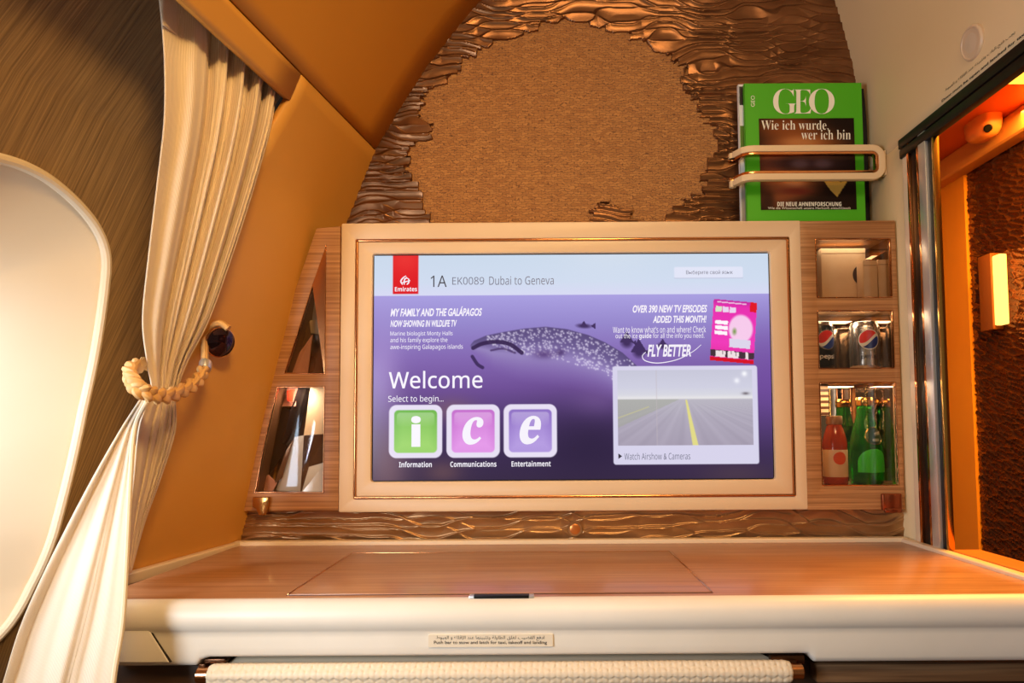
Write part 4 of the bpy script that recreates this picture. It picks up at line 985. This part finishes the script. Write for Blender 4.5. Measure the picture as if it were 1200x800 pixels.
# ================================================================== CURTAIN
cur = thing('curtain', (-.45, -.30, EZ + .5), 'cream ribbed curtain hanging from the slot and gathered by the braided tieback', 'curtain')
def drape(name, rows, n_rows, nx, pleats, amp_f, seed, phase=0., thick=.002, bunch=1.):
    """rows: (uL, vL, yL, uR, vR, yR) down the drop"""
    Lp = np.array([list(at(r[0], r[1], r[2])) for r in rows]); Rp = np.array([list(at(r[3], r[4], r[5])) for r in rows])
    Ls, Rs = smooth_curve(Lp, n_rows), smooth_curve(Rp, n_rows); rs = np.random.RandomState(seed)
    ph = rs.uniform(0, 6.28, 4); P = np.zeros((n_rows, nx, 3))
    for j in range(n_rows):
        t = j / (n_rows - 1); dv = Rs[j] - Ls[j]; wdt = np.hypot(dv[0], dv[1]); nrm = np.array((dv[1], -dv[0], 0)) / (np.hypot(dv[0], dv[1]) + 1e-9)
        if nrm[1] > 0 or True: nrm = np.array((.62, -.78, 0))
        s = np.linspace(0, 1, nx); s2 = s ** bunch + .035 * np.sin(6.28 * s * 1.3 + ph[0] + t * 1.8)
        w = np.sin(2 * pi * (pleats * s2 + phase) + .5 * np.sin(4 * t + ph[1]))
        w = np.sign(w) * np.abs(w) ** .75 + .35 * np.sin(2 * pi * (pleats * 2.3 * s2) + ph[2] + 2 * t)
        P[j] = Ls[j] + np.outer(s, dv) + np.outer(w * amp_f(t, s), nrm)
    o = grid_mesh(name, P, M_curtain, cur, uv=True, angle=80)
    md = o.modifiers.new('t', 'SOLIDIFY'); md.thickness = thick; md.offset = 0
    return o
up = [(184, -60, -.40, 331, 70, -.150), (187, 2, -.395, 326, 106, -.160), (192, 70, -.402, 318, 150, -.205), (192, 140, -.400, 304, 200, -.225), (184, 215, -.393, 287, 255, -.242), (174, 300, -.385, 265, 320, -.256), (167, 375, -.375, 243, 378, -.268), (173, 428, -.360, 217, 428, -.280), (177, 458, -.356, 206, 466, -.284), (163, 500, -.362, 205, 505, -.286), (157, 560, -.364, 188, 560, -.288), (152, 610, -.366, 170, 610, -.292), (149, 672, -.368, 153, 671, -.300)]
drape('upper_drape', up, 90, 240, 5.0, lambda t, s: (((.0115 * (1 - min(t / .66, 1)) ** .6) * (.45 + .55 * min(t / .16, 1)) + .0026) * (.35 + .75 * np.clip(s * 2.2, 0, 1))) * np.ones_like(s), 1, .1, .002, 1.9)
lo = [(164, 468, -.386, 172, 470, -.384), (140, 505, -.395, 158, 502, -.390), (108, 560, -.408, 153, 560, -.402), (76, 620, -.422, 150, 620, -.422), (46, 680, -.44, 147, 680, -.445), (22, 735, -.45, 143, 735, -.462), (2, 800, -.46, 134, 790, -.474), (-16, 860, -.47, 128, 850, -.48), (-30, 930, -.48, 122, 930, -.485)]
drape('lower_drape', lo, 70, 160, 2.2, lambda t, s: (.0015 + .010 * np.clip(t * 1.4, 0, 1)) * np.ones_like(s) * (1 - .7 * s), 4, .3, .002, 1.25)
# stitched hem down the free edge of the lower drape
hp = smooth_curve([list(at(r[3], r[4], r[5] - .004)) for r in lo], 60)
MB().tube([Vector(p_) for p_ in hp], .0028, 8).build('hem', mat('hem_cream', S(228, 206, 170), .8), cur)
# heading band at the top
hd = [(182, -60, -.408, 226, -20, -.345), (186, -6, -.402, 222, 22, -.345), (190, 30, -.405, 221, 50, -.350)]
drape('heading', hd, 24, 60, 1.5, lambda t, s: .002 * np.ones_like(s), 9)

# tieback: braided cord, leather loop, clip
tie = thing('curtain_tieback', at(190, 458, -.38), 'braided tan leather tieback looped round the cream curtain', 'tieback')
TP = [(240, 432, -.236), (230, 447, -.268), (213, 458, -.312), (193, 464, -.385), (174, 461, -.420), (161, 454, -.428), (154, 444, -.420), (153, 433, -.396), (168, 427, -.315), (192, 427, -.24)]
C = smooth_curve([list(at(*q)) for q in TP], 140)
Tn = np.gradient(C, axis=0); Tn /= np.linalg.norm(Tn, axis=1)[:, None]
for k in range(3):
    pts = []; th = np.arange(140) / 139 * 2 * pi * 5.5 + k * 2 * pi / 3
    for i in range(140):
        tn = Vector(Tn[i]); upv = Vector((0, 0, 1)); upv = (upv - tn * upv.dot(tn)).normalized(); sd = tn.cross(upv)
        pts.append(Vector(C[i]) + upv * (.0052 * sin(th[i])) + sd * (.0036 * sin(2 * th[i])))
    MB().tube(pts, .0057, 8, flat=.75).build('braid_strand', noise_mix(mat('tan_leather', S(222, 172, 104), .5), S(214, 160, 92), S(230, 184, 120), (40, 40, 40)), tie)
LP_ = smooth_curve([list(at(*q)) for q in [(240, 430, -.236), (240, 412, -.215), (240, 395, -.203), (246, 384, -.197), (258, 379, -.195), (268, 385, -.192)]], 30)
MB().tube([Vector(p_) for p_ in LP_], .0092, 10, flat=.6).build('loop', mat('tan_leather', S(222, 172, 104), .5), tie)
p0, p1 = at(237, 428, -.233), at(246, 421, -.225)
MB().tube([at(240, 433, -.238), at(241, 424, -.232)], .0108, 14, flat=.8).build('clip', M_chrome, tie, .0015)
kb = at(261, 399, -.186)
kn = thing('tieback_knob', kb, 'dark polished oval knob on the tan wall panel that holds the tieback', 'knob')
nrm = Vector((.80, -.50, -.25)).normalized(); MK = nrm.to_track_quat('Z', 'Y').to_matrix()
wp = Vector(wall_pt(kb.z - EZ, kb.y)); base = Vector((wp.x + .001, kb.y, kb.z))
MB().lathe([(.009, -.006), (.009, .003), (.007, .006), (.007, .010)], base, 20, MK).build('stem', M_copper, kn)
MB().lathe([(.006, .008), (.020, .010), (.0225, .013), (.0215, .017), (.015, .0215), (.006, .0235), (.001, .024)], base, 32, MK).build('knob_head', mat('polished_dark', S(66, 46, 50), .05, metal=.9), kn)
MB().lathe([(.0222, .0102), (.0236, .012), (.0234, .0145), (.0222, .0152)], base, 32, MK).build('rim', M_copper, kn)

# ================================================================== RIGHT WALL FITTINGS
def rw(u, v):
    x = .62
    for _ in range(8): p_ = atx(u, v, x); x = right_x(p_.z - EZ)
    return p_
p = rw(1141, 50)
t = thing('call_disc', (p.x, p.y, p.z), 'frosted round disc on the beige wall above the door', 'button')
MY = Vector((-1, 0, -.12)).to_track_quat('Z', 'Y').to_matrix()
MB().lathe([(.0255, -.004), (.0255, .003), (.0235, .0055), (.0215, .0058), (.0205, .0045)], p, 32, MY).build('rim', mat('frosted_grey', S(200, 172, 138), .35), t)
MB().lathe([(.0204, -.002), (.0204, .004), (.001, .0055)], p, 32, MY).build('lens', mat('frosted_lens', S(198, 174, 144), .3), t)
lt = Lettering()
qa, qb = rw(1104, 118), rw(1200, 43)
ra, rb = rw(1108, 107), rw(1190, 41)
def on_right(ya, yb2, z0_, h):
    def fn(a, b):
        y = ya + (yb2 - ya) * a; z = z0_ + h * b; return Vector((right_x(z - EZ) - .0006, y, z))
    return fn
sgn = thing('door_notice', (XR - .01, qa.y, EZ + .53), 'two lines of small dark lettering along the top of the door', 'sign')
lt.put('Door must be open and latched for taxi, takeoff and landing', on_right(qa.y, qb.y - .10, (qa.z + qb.z) / 2 - .002, .0055), 0, offset=.02)
lt.put(arabic('يجب فتح الباب وتثبيته عند الإقلاع و الهبوط'), on_right(ra.y, rb.y, (ra.z + rb.z) / 2 - .001, .0065), 0)
lt.build('lettering', M_ink, sgn)

# ================================================================== AISLE FITTINGS
p = atx(1172, 340, AX - .012)
t = thing('wall_sconce', (AX, p.y, p.z), 'glowing amber wall sconce on the dark bronze wall of the aisle', 'lamp')
MB().box(AX - .030, p.y + .008, p.z - .105, AX + .001, p.y + .062, p.z + .105).build('housing', mat('sconce_housing', S(150, 86, 40), .35, metal=.3), t, .004)
MB().box(AX - .026, p.y - .024, p.z - .095, AX - .006, p.y + .0075, p.z + .095).build('lit_diffuser', mat('sconce_glow', S(255, 200, 90), .4, emit=(1, .55, .12), estr=2.2), t, .004)
t = thing('cove_light', (1.10, .2, EZ + .80), 'bright yellow ceiling light panel at the top of the aisle', 'lamp')
MB().box(1.00, -.6, EZ + .792, 1.20, .33, EZ + .7995).build('frame', mat('fitting_orange', S(226, 132, 66), .4), t, .002)
MB().box(1.01, -.59, EZ + .789, 1.19, .32, EZ + .793).build('lit_panel', mat('cove_glow', S(255, 200, 60), .4, emit=(1, .50, .05), estr=2.2), t, .001)
p = atz(1152, 152, EZ + .775)
t = thing('ceiling_spotlight', (p.x, p.y, EZ + .80), 'orange rounded ceiling fitting with a dark hole over the aisle', 'lamp')
mb = MB(); prof = [(1., .026), (1., .008), (.94, -.010), (.78, -.022), (.5, -.028), (.01, -.029)]
vs = []; n = 36
for k_, h_ in prof:
    for i in range(n):
        a_ = 2 * pi * i / n; sx_ = abs(cos(a_)) ** .6 * (1 if cos(a_) > 0 else -1); sy_ = abs(sin(a_)) ** .6 * (1 if sin(a_) > 0 else -1)
        vs.append((p.x + .030 * k_ * sx_, p.y + .050 * k_ * sy_, p.z + h_))
mb.add(vs, [(j * n + i, j * n + (i + 1) % n, (j + 1) * n + (i + 1) % n, (j + 1) * n + i) for j in range(5) for i in range(n)] + [tuple(range(5 * n, 6 * n))]); mb.build('shell', mat('fitting_orange', S(226, 132, 66), .4), t)
q = Vector((-.35, -.75, -.56)).normalized(); MQ = q.to_track_quat('Z', 'Y').to_matrix()
MB().lathe([(.010, .0), (.010, .010), (.008, .012), (.001, .0122)], p + Vector((-.012, -.036, -.010)), 20, MQ).build('lens', M_black, t)
p = atx(1105, 556, AX)
t = thing('panel_knob', (AX, p.y, p.z), 'small orange knob on the honey panel beyond the door frame', 'knob')
MB().lathe([(.006, -.001), (.006, .012), (.014, .018), (.016, .026), (.012, .034), (.001, .037)], (AX, p.y, p.z), 20, Vector((-1, 0, 0)).to_track_quat('Z', 'Y').to_matrix()).build('knob_head', mat('fitting_orange', S(226, 132, 66), .4), t)
MB().lathe([(.019, -.001), (.019, .002), (.015, .003)], (AX, p.y, p.z), 20, Vector((-1, 0, 0)).to_track_quat('Z', 'Y').to_matrix()).build('rose', M_copper, t)

for o in list(bpy.data.objects):
    if '_w' in o: del o['_w']
